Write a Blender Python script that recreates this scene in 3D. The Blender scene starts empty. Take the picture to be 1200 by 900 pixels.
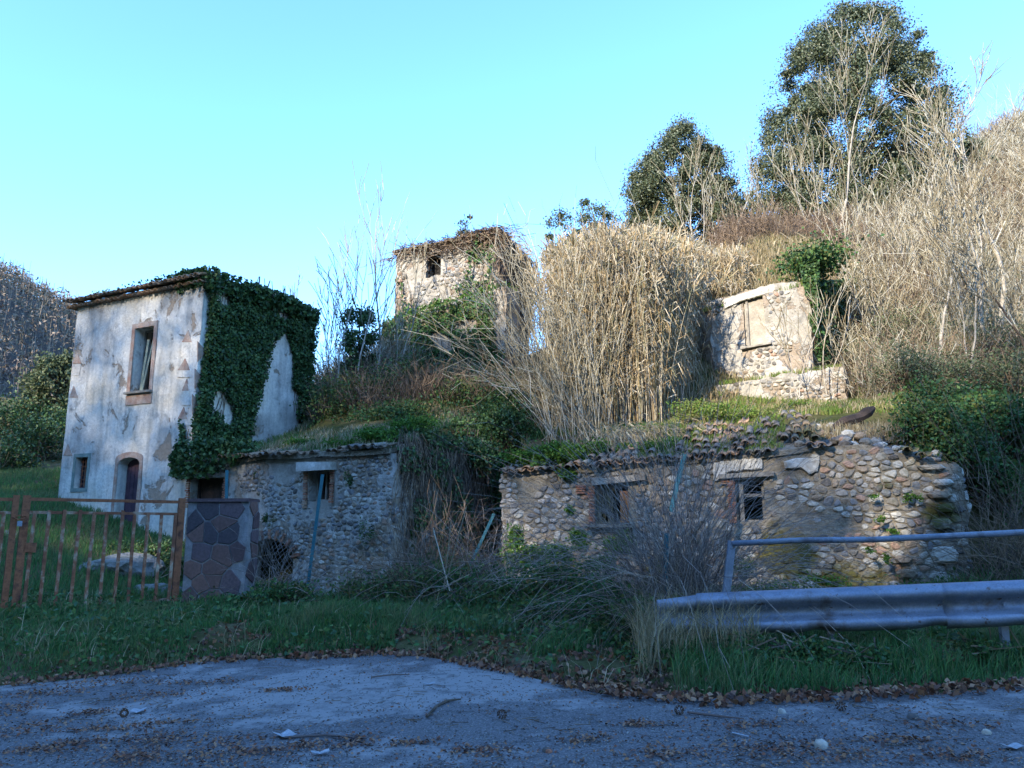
import bpy, bmesh, math, random
import numpy as np
from mathutils import Vector, Matrix, noise as mnoise
from mathutils.geometry import delaunay_2d_cdt
random.seed(7); rng = np.random.default_rng(7)
sc = bpy.context.scene; col = sc.collection
R = math.radians

# ------------------------------------------------------------------ camera, sky, sun, exposure
PITCH = R(10.3); CT, ST = math.cos(PITCH), math.sin(PITCH); CAMH = 1.6
cd = bpy.data.cameras.new('camera'); cam = bpy.data.objects.new('camera', cd); col.objects.link(cam)
cam.location = (0, 0, CAMH); cam.rotation_euler = (math.pi/2 + PITCH, 0, 0)
cd.sensor_width = 36; cd.lens = 27; cd.clip_end = 3000; cd.clip_start = .05
sc.camera = cam
SUN_EL = R(27); SH = Vector((-.62, -.78)).normalized()
SUN = Vector((SH.x*math.cos(SUN_EL), SH.y*math.cos(SUN_EL), math.sin(SUN_EL)))
w = bpy.data.worlds.new("World"); sc.world = w; w.use_nodes = True
nt = w.node_tree; bg = nt.nodes['Background']
sky = nt.nodes.new('ShaderNodeTexSky'); sky.sky_type = 'NISHITA'; sky.sun_disc = False
sky.sun_elevation = SUN_EL; sky.sun_rotation = math.atan2(SH.x, SH.y)
sky.air_density = 1.0; sky.dust_density = .15; sky.ozone_density = 2.0
tint = nt.nodes.new('ShaderNodeMix'); tint.data_type = 'RGBA'; tint.blend_type = 'MULTIPLY'
tint.inputs['Factor'].default_value = 1; tint.inputs['B'].default_value = (.56, .84, 1.12, 1)
nt.links.new(sky.outputs[0], tint.inputs['A']); nt.links.new(tint.outputs['Result'], bg.inputs[0])
bg.inputs[1].default_value = .15
sd = bpy.data.lights.new('sun', 'SUN'); sun = bpy.data.objects.new('sun', sd); col.objects.link(sun)
sd.energy = 2.35; sd.angle = R(.5); sd.color = (1, .90, .74)
sun.rotation_euler = SUN.to_track_quat('Z', 'Y').to_euler(); sun.location = (-30, -40, 60)
sc.view_settings.view_transform = 'Standard'; sc.view_settings.look = 'None'; sc.view_settings.gamma = 1
sc.view_settings.exposure = 2.2

# ------------------------------------------------------------------ helpers
def G(u, v, Y):                       # a measured direction and a distance give a place in the world
    y = (450 - v)/900; t = Y/(CT - y*ST)
    return Vector(((u-600)/900*t, Y, CAMH + t*(ST + y*CT)))
def seen(x, Y, z):                    # where a point shows (only to plan placements)
    dz = z - CAMH; f = Y*CT + dz*ST; up = -Y*ST + dz*CT
    return 600 + 900*x/f, 450 - 900*up/f

def fbm(x, y, s=1., seed=0):
    x = np.asarray(x, float)/s + seed*17.3; y = np.asarray(y, float)/s + seed*9.1; o = 0; a = 1
    for k in range(5):
        o = o + a*np.sin(x*1.9 + 1.3*np.sin(y*1.4+k) + k*2.1)*np.cos(y*2.1 + 1.1*np.sin(x*1.7-k) - k*1.7)
        x, y = x*1.6 + y*1.2 + 3.1, y*1.6 - x*1.2 + 1.7; a *= .52
    return o/1.6

def tag(o, label=None, cat=None, group=None, kind=None):
    for k, v in (('label', label), ('category', cat), ('group', group), ('kind', kind)):
        if v: o[k] = v
    return o
def thing(name, loc, label, cat, group=None):
    o = bpy.data.objects.new(name, None); col.objects.link(o); o.location = loc; o.empty_display_size = .3
    return tag(o, label, cat, group)
def parent_to(o, p):
    if p is None: return o
    o.parent = p
    if p.type == 'EMPTY': o.matrix_parent_inverse = Matrix.Translation(-p.location)
    return o
def link(name, me, mat=None, parent=None):
    if mat is not None and not me.materials: me.materials.append(mat)
    o = bpy.data.objects.new(name, me); col.objects.link(o)
    return parent_to(o, parent)
def mesh(name, verts, faces, mat=None, smooth=False):
    me = bpy.data.meshes.new(name)
    if isinstance(faces, np.ndarray):
        verts = np.asarray(verts, np.float32); n, k = faces.shape
        me.vertices.add(len(verts)); me.vertices.foreach_set('co', verts.ravel())
        me.loops.add(n*k); me.loops.foreach_set('vertex_index', faces.astype(np.int32).ravel())
        me.polygons.add(n); me.polygons.foreach_set('loop_start', np.arange(0, n*k, k, dtype=np.int32))
        me.polygons.foreach_set('loop_total', np.full(n, k, np.int32))
        me.update(calc_edges=True)
    else:
        me.from_pydata([tuple(v) for v in verts], [], faces)
    if smooth: me.polygons.foreach_set('use_smooth', np.ones(len(me.polygons), bool))
    if mat is not None: me.materials.append(mat)
    me.update()
    return me
class MB:
    def __init__(s): s.v = []; s.f = []
    def add(s, vs, fs):
        n = len(s.v); s.v += [tuple(v) for v in vs]; s.f += [tuple(i+n for i in f) for f in fs]; return s
    def box(s, c, sx, sy, sz, rz=0, j=0, tilt=None):
        m = Matrix.Translation(Vector(c)) @ Matrix.Rotation(rz, 4, 'Z')
        if tilt is not None: m = m @ tilt
        vs = [m @ Vector((a*sx/2 + random.uniform(-j, j), b*sy/2 + random.uniform(-j, j), d*sz/2 + random.uniform(-j, j))) for d in (-1, 1) for a, b in ((-1,-1),(1,-1),(1,1),(-1,1))]
        return s.add(vs, [(3,2,1,0),(4,5,6,7),(0,1,5,4),(1,2,6,5),(2,3,7,6),(3,0,4,7)])
    def bar(s, a, b, wx, wz=None, j=0):     # square bar between two points
        wz = wz or wx; a, b = Vector(a), Vector(b); d = (b-a).normalized()
        up = Vector((0,0,1)) if abs(d.z) < .9 else Vector((0,1,0))
        x = d.cross(up).normalized(); y = x.cross(d).normalized()
        vs = [p + x*(q*wx/2+random.uniform(-j,j)) + y*(r*wz/2+random.uniform(-j,j)) for p in (a, b) for q, r in ((-1,-1),(1,-1),(1,1),(-1,1))]
        return s.add(vs, [(3,2,1,0),(4,5,6,7),(0,1,5,4),(1,2,6,5),(2,3,7,6),(3,0,4,7)])
    def tube(s, pts, r, n=8, caps=True):
        pts = [Vector(p) for p in pts]; rr = r if isinstance(r, (list, tuple)) else [r]*len(pts); vs = []; fs = []
        for i, p in enumerate(pts):
            d = (pts[min(i+1, len(pts)-1)] - pts[max(i-1, 0)]).normalized()
            up = Vector((0,0,1)) if abs(d.z) < .9 else Vector((0,1,0))
            x = d.cross(up).normalized(); y = x.cross(d).normalized()
            vs += [p + (x*math.cos(2*math.pi*k/n) + y*math.sin(2*math.pi*k/n))*rr[i] for k in range(n)]
        for i in range(len(pts)-1):
            fs += [(i*n+k, i*n+(k+1)%n, (i+1)*n+(k+1)%n, (i+1)*n+k) for k in range(n)]
        if caps: fs += [tuple(range(n-1, -1, -1)), tuple(range((len(pts)-1)*n, len(pts)*n))]
        return s.add(vs, fs)
    def build(s, name, mat, parent=None, smooth=False): return link(name, mesh(name, s.v, s.f, mat, smooth), None, parent)

def prisms(segs, n=3):                 # segs: (N,8) p0 p1 r0 r1 -> tapered prisms
    s = np.asarray(segs, float); p0, p1, r0, r1 = s[:, :3], s[:, 3:6], s[:, 6], s[:, 7]
    d = p1-p0; d /= np.linalg.norm(d, axis=1, keepdims=True)+1e-9
    up = np.where(np.abs(d[:, 2:]) < .9, [[0, 0, 1.]], [[0, 1., 0]])
    x = np.cross(d, up); x /= np.linalg.norm(x, axis=1, keepdims=True)+1e-9; y = np.cross(x, d)
    V = []
    for p, r in ((p0, r0), (p1, r1)):
        for k in range(n):
            a = 2*math.pi*k/n; V.append(p + (x*math.cos(a)+y*math.sin(a))*r[:, None])
    V = np.stack(V, 1).reshape(-1, 3); b = np.arange(len(s))[:, None]*2*n
    F = np.concatenate([b + np.array([[k, (k+1) % n, n+(k+1) % n, n+k]]) for k in range(n)], 1).reshape(-1, 4)
    return V, F
def ribbons(segs):                     # the same as thin flat strips, for twigs far too thin to show a section
    s = np.asarray(segs, float); p0, p1, r0, r1 = s[:, :3], s[:, 3:6], s[:, 6], s[:, 7]
    d = p1-p0; q = rng.normal(size=d.shape); x = np.cross(d, q); x /= np.linalg.norm(x, axis=1, keepdims=True)+1e-9
    V = np.stack([p0-x*r0[:, None], p0+x*r0[:, None], p1+x*r1[:, None], p1-x*r1[:, None]], 1).reshape(-1, 3)
    return V, (np.arange(len(s))[:, None]*4 + np.arange(4)[None])
def leaves(C, size, up=.4, aspect=.6, out=None, jit=.35):   # pointed leaf quads at centres C
    C = np.asarray(C, float); n = len(C); N = rng.normal(size=(n, 3)); N /= np.linalg.norm(N, axis=1, keepdims=True)
    if out is not None: N = N*.8 + out
    N[:, 2] += up; N /= np.linalg.norm(N, axis=1, keepdims=True)+1e-9
    a = np.cross(N, rng.normal(size=(n, 3))); a /= np.linalg.norm(a, axis=1, keepdims=True)+1e-9; b = np.cross(N, a)
    s = (np.asarray(size)*(1 + jit*rng.uniform(-1, 1, n)))[:, None]
    V = np.stack([C-a*s*.5, C+b*s*aspect*.5+a*s*.05+N*s*.08, C+a*s*.5, C-b*s*aspect*.5+a*s*.05+N*s*.08], 1).reshape(-1, 3)
    return V, (np.arange(n)[:, None]*4 + np.arange(4)[None])
def blades(B, h, wdt, lean=.35, curve=.5):    # grass blades: two quads each
    B = np.asarray(B, float); n = len(B); an = rng.uniform(0, 2*math.pi, n); h = h*(rng.uniform(.5, 1.2, n)); l = lean*rng.uniform(.2, 1.6, n)
    d = np.stack([np.cos(an), np.sin(an), np.zeros(n)], 1); sd_ = np.stack([-np.sin(an+.6), np.cos(an+.6), np.zeros(n)], 1)
    z = np.array([[0, 0, 1.]]); h_ = h[:, None]; l_ = l[:, None]
    M = B + z*h_*.55 + d*l_*h_*.3; T = B + z*h_*(1-.25*l_) + d*l_*h_*(.6+curve)
    wv = sd_*wdt*.5
    V = np.stack([B-wv, B+wv, M+wv*.8, M-wv*.8, T+wv*.1, T-wv*.1], 1).reshape(-1, 3)
    b = np.arange(n)[:, None]*6
    return V, np.concatenate([b+np.array([[0, 1, 2, 3]]), b+np.array([[3, 2, 4, 5]])], 1).reshape(-1, 4)
def cat_mesh(parts):
    V = []; F = []; n = 0
    for v, f in parts: V.append(v); F.append(f+n); n += len(v)
    return np.concatenate(V), np.concatenate(F)
def npobj(name, vf, mat, parent=None, smooth=False): return link(name, mesh(name, vf[0], vf[1], mat, smooth), None, parent)

# ------------------------------------------------------------------ materials
def new_mat(name, rough=.9, spec=.2):
    m = bpy.data.materials.new(name); m.use_nodes = True; n = m.node_tree; b = n.nodes['Principled BSDF']
    b.inputs['Roughness'].default_value = rough; b.inputs['Specular IOR Level'].default_value = spec
    return m, n, b
def nd(n, t, **kw):
    x = n.nodes.new(t)
    for k, v in kw.items():
        if hasattr(x, k): setattr(x, k, v)
        else: x.inputs[k].default_value = v
    return x
def coords(n): return nd(n, 'ShaderNodeNewGeometry').outputs['Position']
def noi(n, scale, detail=4, rough=.55, vec=None, dist=0):
    t = nd(n, 'ShaderNodeTexNoise'); t.inputs['Scale'].default_value = scale; t.inputs['Detail'].default_value = detail
    t.inputs['Roughness'].default_value = rough; t.inputs['Distortion'].default_value = dist
    n.links.new(vec if vec is not None else coords(n), t.inputs['Vector']); return t.outputs['Fac']
def ramp(n, fac, stops, const=False):
    r = nd(n, 'ShaderNodeValToRGB'); cr = r.color_ramp
    if const: cr.interpolation = 'CONSTANT'
    while len(cr.elements) < len(stops): cr.elements.new(.5)
    for e, (p, c) in zip(cr.elements, stops):
        e.position = p; e.color = (*c, 1) if len(c) == 3 else c
    n.links.new(fac, r.inputs['Fac']); return r.outputs['Color']
def mixc(n, fac, a, b, mode='MIX'):
    m = nd(n, 'ShaderNodeMix', data_type='RGBA', blend_type=mode)
    for s, x in (('Factor', fac), ('A', a), ('B', b)):
        if isinstance(x, (int, float)): m.inputs[s].default_value = x
        elif isinstance(x, tuple): m.inputs[s].default_value = (*x, 1)
        else: n.links.new(x, m.inputs[s])
    return m.outputs['Result']
def bump(n, b, h, strength=.5, dist=.02):
    x = nd(n, 'ShaderNodeBump'); x.inputs['Strength'].default_value = strength; x.inputs['Distance'].default_value = dist
    n.links.new(h, x.inputs['Height']); n.links.new(x.outputs[0], b.inputs['Normal'])
def thresh(n, f, lo, hi):
    return ramp(n, f, [(lo, (0, 0, 0)), (hi, (1, 1, 1))])

MOSS_AT = [((5.15, 14.75, 1.02), .62), ((7.7, 13.9, 1.75), .34), ((.9, 16.1, .6), .5), ((3.0, 15.4, .5), .6), ((6.2, 14.4, .3), .7)]
def moss_mask(n):
    pos = coords(n); acc = None; nz = noi(n, 3.2, 5, .65)
    for p, r_ in MOSS_AT:
        d = nd(n, 'ShaderNodeVectorMath', operation='DISTANCE'); n.links.new(pos, d.inputs[0]); d.inputs[1].default_value = p
        q = nd(n, 'ShaderNodeMath', operation='DIVIDE'); n.links.new(d.outputs['Value'], q.inputs[0]); q.inputs[1].default_value = r_
        if acc is None: acc = q.outputs[0]
        else:
            m = nd(n, 'ShaderNodeMath', operation='MINIMUM'); n.links.new(acc, m.inputs[0]); n.links.new(q.outputs[0], m.inputs[1]); acc = m.outputs[0]
    a = nd(n, 'ShaderNodeMath', operation='MULTIPLY_ADD'); n.links.new(nz, a.inputs[0]); a.inputs[1].default_value = 1.5; n.links.new(acc, a.inputs[2])
    return ramp(n, a.outputs[0], [(0, (1, 1, 1)), (.75, (1, 1, 1)), (1.0, (0, 0, 0))]) if False else inv_ramp(n, a.outputs[0])
def inv_ramp(n, f):
    m = nd(n, 'ShaderNodeMapRange'); m.inputs['From Min'].default_value = 1.35; m.inputs['From Max'].default_value = 1.75; m.inputs['To Min'].default_value = .92; m.inputs['To Max'].default_value = 0; n.links.new(f, m.inputs['Value']); return m.outputs[0]
def mat_simple(name, c1, c2, scale=3, bscale=30, bs=.4, bd=.01, rough=.9, metal=0, c3=None, spec=.2, mossy=False, grime=None):
    m, n, b = new_mat(name, rough, spec)
    st = [(.35, c1), (.65, c2)] if c3 is None else [(.3, c1), (.5, c2), (.68, c3)]
    c = ramp(n, noi(n, scale, 6, .6), st)
    f = noi(n, bscale, 4, .6)
    c = mixc(n, .35, c, ramp(n, f, [(.3, (.45, .45, .45)), (.7, (1.4, 1.4, 1.4))]), 'MULTIPLY')
    if grime: c = mixc(n, thresh(n, noi(n, 2.2, 7, .72), .54, .66), c, mixc(n, .75, c, grime)); c = mixc(n, thresh(n, noi(n, 9, 5, .7), .62, .68), c, grime)
    if mossy: c = mixc(n, moss_mask(n), c, mixc(n, f, (.05,.05,.012), (.15,.125,.03)))
    n.links.new(c, b.inputs['Base Color']); b.inputs['Metallic'].default_value = metal
    bump(n, b, f, bs, bd); return m
def mat_island(name, cols, rough=.8, trans=0, obj=False, bscale=25, bs=.5, moss=None, dirt=.35, bd=.01, spec=.2, mossy=False, patch=None):
    """cols picked per leaf / stone; trans = share of light let through"""
    m, n, b = new_mat(name, rough, spec)
    if obj: f = nd(n, 'ShaderNodeObjectInfo').outputs['Random']
    else: f = nd(n, 'ShaderNodeNewGeometry').outputs['Random Per Island']
    k = len(cols); c = ramp(n, f, [((i+.0)/k, x) for i, x in enumerate(cols)], const=True)
    if dirt:
        g = noi(n, bscale, 4, .6)
        c = mixc(n, dirt, c, ramp(n, g, [(.3, (.4, .4, .4)), (.7, (1.5, 1.5, 1.5))]), 'MULTIPLY')
        if bs: bump(n, b, g, bs, bd)
    if moss:
        mf = thresh(n, noi(n, .9, 3, .6), moss[1], moss[1]+.1)
        c = mixc(n, mf, c, moss[0])
    if mossy: c = mixc(n, moss_mask(n), c, (.10,.09,.02))
    if patch: c = mixc(n, thresh(n, noi(n, patch[1], 4, .65), patch[2], patch[2]+.2), c, mixc(n, patch[3], c, patch[0]))
    n.links.new(c, b.inputs['Base Color'])
    if trans:
        t = nd(n, 'ShaderNodeBsdfTranslucent'); n.links.new(c, t.inputs['Color'])
        mx = nd(n, 'ShaderNodeMixShader'); mx.inputs[0].default_value = trans
        n.links.new(b.outputs[0], mx.inputs[1]); n.links.new(t.outputs[0], mx.inputs[2])
        n.links.new(mx.outputs[0], n.nodes['Material Output'].inputs['Surface'])
    return m

def mat_plaster(name, base=(.52, .47, .40), clean=(.62, .60, .56), bare=(.30, .24, .18), stain=(.12, .11, .10), barelo=.60, dirtlo=.60):
    m, n, b = new_mat(name, .95, .1)
    big = noi(n, .55, 5, .6); mid = noi(n, 2.2, 6, .65, dist=.4); fine = noi(n, 14, 5, .65); grit = noi(n, 60, 3, .6)
    c = ramp(n, big, [(.32, base), (.5, clean), (.68, (.44, .41, .37))])
    st = thresh(n, mid, dirtlo, dirtlo+.2)
    c = mixc(n, st, c, mixc(n, fine, stain, (.36, .34, .30)))
    # rain streaks: noise stretched along z
    mp = nd(n, 'ShaderNodeMapping'); mp.inputs['Scale'].default_value = (3, 3, .22); n.links.new(coords(n), mp.inputs['Vector'])
    sk = noi(n, 1.6, 5, .6, vec=mp.outputs[0]); c = mixc(n, thresh(n, sk, .5, .75), c, mixc(n, .55, c, (.20, .18, .15)))
    ba = thresh(n, noi(n, 1.1, 7, .68, dist=.6), barelo, barelo+.03)
    c = mixc(n, ba, c, mixc(n, fine, bare, (.42, .34, .26)))
    c = mixc(n, .5, c, ramp(n, fine, [(.25, (.55, .55, .55)), (.6, (1.1, 1.1, 1.1))]), 'MULTIPLY')
    n.links.new(c, b.inputs['Base Color'])
    a = nd(n, 'ShaderNodeMath', operation='MULTIPLY_ADD'); n.links.new(ba, a.inputs[0]); a.inputs[1].default_value = -1.0; n.links.new(fine, a.inputs[2])
    bump(n, b, a.outputs[0], .8, .03); return m

M = {}
M['plaster'] = mat_plaster('house_plaster', base=(.66, .56, .42), clean=(.78, .73, .64), barelo=.585, dirtlo=.57)
M['rubble_plaster'] = mat_plaster('rubble_plaster', base=(.30, .27, .22), clean=(.40, .37, .32), bare=(.16, .13, .10), barelo=.52, dirtlo=.5)
M['mortar'] = mat_simple('mortar', (.10, .085, .062), (.28, .24, .18), 2.5, 16, 1, .05, c3=(.18, .15, .11), mossy=True)
M['white_plaster'] = mat_simple('white_plaster', (.36, .33, .28), (.60, .57, .51), 3, 20, .6, .02)
M['stone'] = mat_island('fieldstone', [(.20,.18,.15),(.33,.30,.25),(.13,.12,.11),(.42,.39,.33),(.27,.21,.15),(.43,.40,.34),(.19,.19,.19),(.32,.21,.15),(.27,.25,.22)], .9, obj=True, bscale=18, bs=.7, bd=.02, dirt=.6, moss=((.07,.075,.02), .62), mossy=True)
M['stone_small'] = mat_island('fieldstone_small', [(.22,.20,.17),(.30,.27,.23),(.17,.16,.15),(.36,.33,.28),(.26,.21,.16),(.40,.37,.33),(.20,.20,.20),(.28,.27,.25)], .9, bscale=18, bs=.7, bd=.02, dirt=.6, moss=((.07,.075,.02), .62), mossy=True)
M['old_render'] = mat_simple('old_render', (.27, .23, .18), (.42, .38, .31), 3, 20, .6, .02)
M['moss_stone'] = mat_simple('mossy_rock', (.09,.095,.07), (.21,.205,.19), 3.5, 9, 1, .06, c3=(.05,.075,.02))
M['moss'] = mat_simple('moss', (.05,.055,.012), (.13,.10,.02), 4, 30, .8, .02)
M['porphyry'] = mat_island('cladding_slab', [(.10,.065,.065),(.14,.085,.075),(.075,.062,.068),(.17,.10,.085),(.12,.085,.09)], .8, obj=True, bscale=22, bs=.4, dirt=.5)
M['joint'] = mat_simple('cladding_joint', (.17,.165,.165), (.28,.27,.27), 8, 40, .6, .01)
M['tile'] = mat_island('roof_tile', [(.26,.17,.11),(.20,.16,.12),(.30,.20,.13),(.17,.15,.13),(.24,.21,.17),(.33,.22,.14)], .9, obj=True, bscale=16, bs=.6, dirt=.6, bd=.01, moss=((.10,.10,.05), .57))
M['brick'] = mat_island('old_brick', [(.30,.13,.08),(.36,.18,.11),(.25,.13,.09),(.38,.24,.16)], .95, obj=True, bscale=30, bs=.6, dirt=.5)
M['terracotta'] = mat_simple('terracotta_paint', (.36,.20,.14), (.50,.40,.32), 5, 30, .3)
M['wood'] = mat_simple('weathered_wood', (.16,.14,.115), (.34,.31,.26), 4, 24, .6, .01)
M['dark_wood'] = mat_simple('dark_wood', (.025,.02,.018), (.07,.05,.04), 4, 30, .6, .01)
M['orange_wood'] = mat_simple('rotten_board', (.26,.13,.06), (.40,.22,.10), 6, 30, .7, .01)
M['door'] = mat_simple('door_paint', (.055,.035,.05), (.10,.06,.08), 4, 30, .4, .005, rough=.7)
M['void'] = mat_simple('inside_shade', (.012,.011,.01), (.03,.027,.024), 3, 20, .3)  # near-black colour stands in for the shade indoors
M['shutter'] = mat_simple('shutter_paint', (.16,.22,.20), (.28,.32,.27), 5, 30, .4)
M['rust'] = mat_simple('rusty_iron', (.17,.06,.03), (.28,.11,.055), 6, 40, .5, .004, rough=.85, c3=(.08,.035,.026))
M['peel'] = mat_simple('peeling_rusty_paint', (.14,.05,.03), (.26,.11,.06), 5.5, 45, .5, .004, rough=.8, c3=(.42,.34,.25))
M['galv'] = mat_simple('galvanised_steel', (.13,.16,.21), (.22,.25,.31), 3, 50, .15, .002, rough=.5, metal=.35, c3=(.17,.20,.25), spec=.5, grime=(.10,.065,.045))
M['rail_paint'] = mat_simple('rail_paint', (.13,.16,.21), (.20,.23,.28), 4, 50, .2, .002, rough=.55, c3=(.10,.09,.10), spec=.4)
M['teal'] = mat_simple('teal_painted_steel', (.035,.13,.16), (.06,.19,.22), 4, 40, .2, .003, rough=.6)
M['wire'] = mat_simple('wire', (.16,.15,.14), (.28,.25,.22), 10, 40, .1, .002, rough=.6)
M['ivy'] = mat_island('ivy_leaf', [(.03,.07,.022),(.045,.10,.03),(.06,.13,.035),(.035,.075,.03),(.10,.16,.045)], .55, .15, dirt=0, spec=.35)
M['bramble'] = mat_island('bramble_leaf', [(.04,.10,.03),(.06,.14,.04),(.09,.17,.045),(.05,.11,.05),(.12,.14,.04)], .65, .2, dirt=0, patch=((.14,.10,.05), 1.4, .52, .5))
M['fresh'] = mat_island('fresh_leaf', [(.06,.14,.02),(.09,.19,.03),(.12,.21,.03),(.07,.15,.03)], .65, .3, dirt=0)
M['olive'] = mat_island('greygreen_leaf', [(.09,.12,.06),(.13,.16,.08),(.07,.10,.05),(.16,.17,.09)], .65, .2, dirt=0)
M['oak'] = mat_island('holm_oak_leaf', [(.06,.08,.035),(.09,.11,.05),(.13,.145,.07),(.07,.085,.045),(.18,.185,.10)], .5, .08, dirt=0, spec=.4)
M['litter'] = mat_island('fallen_leaf', [(.20,.08,.045),(.28,.14,.07),(.12,.06,.04),(.34,.20,.12),(.22,.12,.08),(.09,.055,.045)], .85, .1, dirt=0)
M['grass'] = mat_island('green_grass', [(.06,.15,.045),(.08,.19,.055),(.11,.23,.06),(.07,.165,.06),(.17,.20,.08),(.08,.17,.06)], .7, .38, dirt=0, patch=((.30,.25,.13), 1.1, .5, .45))
M['bright_grass'] = mat_island('yellow_green_grass', [(.11,.20,.03),(.15,.24,.04),(.18,.24,.05),(.09,.17,.03),(.24,.24,.08)], .7, .3, dirt=0, patch=((.36,.30,.15), 1.3, .48, .6))  # yellow-green blades, paler than the verge grass
M['dry'] = mat_island('dry_grass', [(.34,.27,.15),(.42,.34,.20),(.28,.21,.12),(.48,.41,.27),(.22,.19,.10)], .85, .25, dirt=0)
M['brown_grass'] = mat_island('brown_grass', [(.22,.16,.10),(.28,.21,.13),(.17,.12,.075),(.32,.26,.17)], .9, .15, dirt=0, patch=((.12,.12,.05), .25, .5, .5))
M['reed'] = mat_island('dry_reed', [(.40,.31,.18),(.54,.45,.31),(.28,.20,.11),(.62,.54,.41),(.38,.27,.13),(.46,.41,.30),(.30,.28,.16)], .8, .2, dirt=0, patch=((.24,.18,.11), .8, .5, .45))
M['twig'] = mat_island('pale_twig', [(.29,.25,.16),(.39,.345,.25),(.20,.17,.11),(.26,.21,.13),(.48,.45,.36)], .9, 0, dirt=0)
M['brown_twig'] = mat_island('brown_twig', [(.14,.10,.07),(.20,.14,.09),(.10,.075,.06),(.26,.19,.13)], .9, 0, dirt=0)
M['grey_twig'] = mat_island('grey_stalk', [(.20,.16,.14),(.28,.24,.21),(.13,.10,.09),(.35,.30,.25)], .9, 0, dirt=0)
M['far_twig'] = mat_island('far_twig', [(.14,.105,.085),(.19,.15,.12),(.25,.20,.155),(.16,.13,.09)], .9, 0, dirt=0)
M['bark'] = mat_simple('pale_bark', (.30,.26,.20), (.48,.43,.36), 5, 30, .5, .005)
M['dark_bark'] = mat_simple('dark_bark', (.05,.04,.03), (.12,.09,.07), 4, 25, .6, .01)
M['cone'] = mat_simple('pine_cone', (.05,.03,.02), (.12,.07,.045), 30, 80, .8, .005)
M['paper'] = mat_simple('paper', (.26,.28,.30), (.42,.43,.44), 8, 50, .1, .002)
M['pebble'] = mat_island('pebble', [(.16,.15,.14),(.22,.21,.19),(.10,.095,.09),(.28,.27,.25),(.20,.16,.13)], .9, dirt=.2, bs=0)

def mat_asphalt():
    m, n, b = new_mat('worn_asphalt', .9, .25)
    big = noi(n, .35, 5, .6, dist=.5); mid = noi(n, 1.6, 6, .65); grit = noi(n, 55, 3, .7); gr2 = noi(n, 130, 2, .7)
    c = ramp(n, grit, [(.3, (.06,.058,.06)), (.5, (.12,.117,.118)), (.72, (.25,.24,.23))])
    dd = nd(n, 'ShaderNodeVectorMath', operation='DISTANCE'); mp = nd(n, 'ShaderNodeMapping'); mp.inputs['Scale'].default_value = (.5, 1, 1); n.links.new(coords(n), mp.inputs['Vector']); n.links.new(mp.outputs[0], dd.inputs[0]); dd.inputs[1].default_value = (-.7, 8.3, 0)
    mr = nd(n, 'ShaderNodeMapRange'); mr.inputs['From Min'].default_value = .5; mr.inputs['From Max'].default_value = 1.6; mr.inputs['To Min'].default_value = .16; mr.inputs['To Max'].default_value = -.06; n.links.new(dd.outputs['Value'], mr.inputs['Value'])
    sr = nd(n, 'ShaderNodeMapRange'); sr.inputs['From Min'].default_value = 1.0; sr.inputs['From Max'].default_value = 1.12; n.links.new(nd_add(n, nd_add(n, big, mid), mr.outputs[0]), sr.inputs['Value']); sand = sr.outputs[0]
    c = mixc(n, sand, c, ramp(n, gr2, [(.2, (.22,.215,.21)), (.8, (.32,.31,.30))]))
    vo = nd(n, 'ShaderNodeTexVoronoi', feature='DISTANCE_TO_EDGE'); vo.inputs['Scale'].default_value = .8
    wv = nd(n, 'ShaderNodeVectorMath', operation='ADD'); n.links.new(coords(n), wv.inputs[0]); nn_ = nd(n, 'ShaderNodeTexNoise'); nn_.inputs['Scale'].default_value = 2.5; nn_.inputs['Detail'].default_value = 5; n.links.new(coords(n), nn_.inputs['Vector']); n.links.new(nn_.outputs['Color'], wv.inputs[1]); n.links.new(wv.outputs[0], vo.inputs['Vector'])
    ck = ramp(n, vo.outputs['Distance'], [(.0, (.25, .25, .25)), (.012, (1, 1, 1))]); c = mixc(n, .7, c, ck, 'MULTIPLY')
    c = mixc(n, thresh(n, noi(n, 3.5, 6, .7), .56, .66), c, mixc(n, .5, c, (.055,.04,.035)))
    n.links.new(c, b.inputs['Base Color'])
    hb = mixc(n, sand, grit, gr2); bump(n, b, hb, .9, .012); return m
def nd_add(n, a, b):
    x = nd(n, 'ShaderNodeMath', operation='ADD'); n.links.new(a, x.inputs[0]); n.links.new(b, x.inputs[1]); return x.outputs[0]
M['asphalt'] = mat_asphalt()
def mat_ground():
    m, n, b = new_mat('soil_and_turf', 1, .05)
    a = noi(n, .5, 6, .65); f = noi(n, 6, 6, .7)
    c = ramp(n, a, [(.3, (.05,.065,.02)), (.48, (.09,.085,.035)), (.6, (.15,.12,.065)), (.72, (.10,.075,.045))])
    c = mixc(n, .7, c, ramp(n, f, [(.25, (.35,.35,.35)), (.7, (1.35,1.35,1.35))]), 'MULTIPLY')
    n.links.new(c, b.inputs['Base Color']); bump(n, b, f, 1, .08); return m
M['ground'] = mat_ground()
M['hillside'] = mat_simple('hillside_soil', (.10,.085,.05), (.19,.15,.09), .15, 2.5, .8, .3, c3=(.13,.12,.06))
M['far_soil'] = mat_simple('wooded_hill_floor', (.06,.05,.045), (.11,.09,.075), .08, 1.5, .8, .4)

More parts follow.
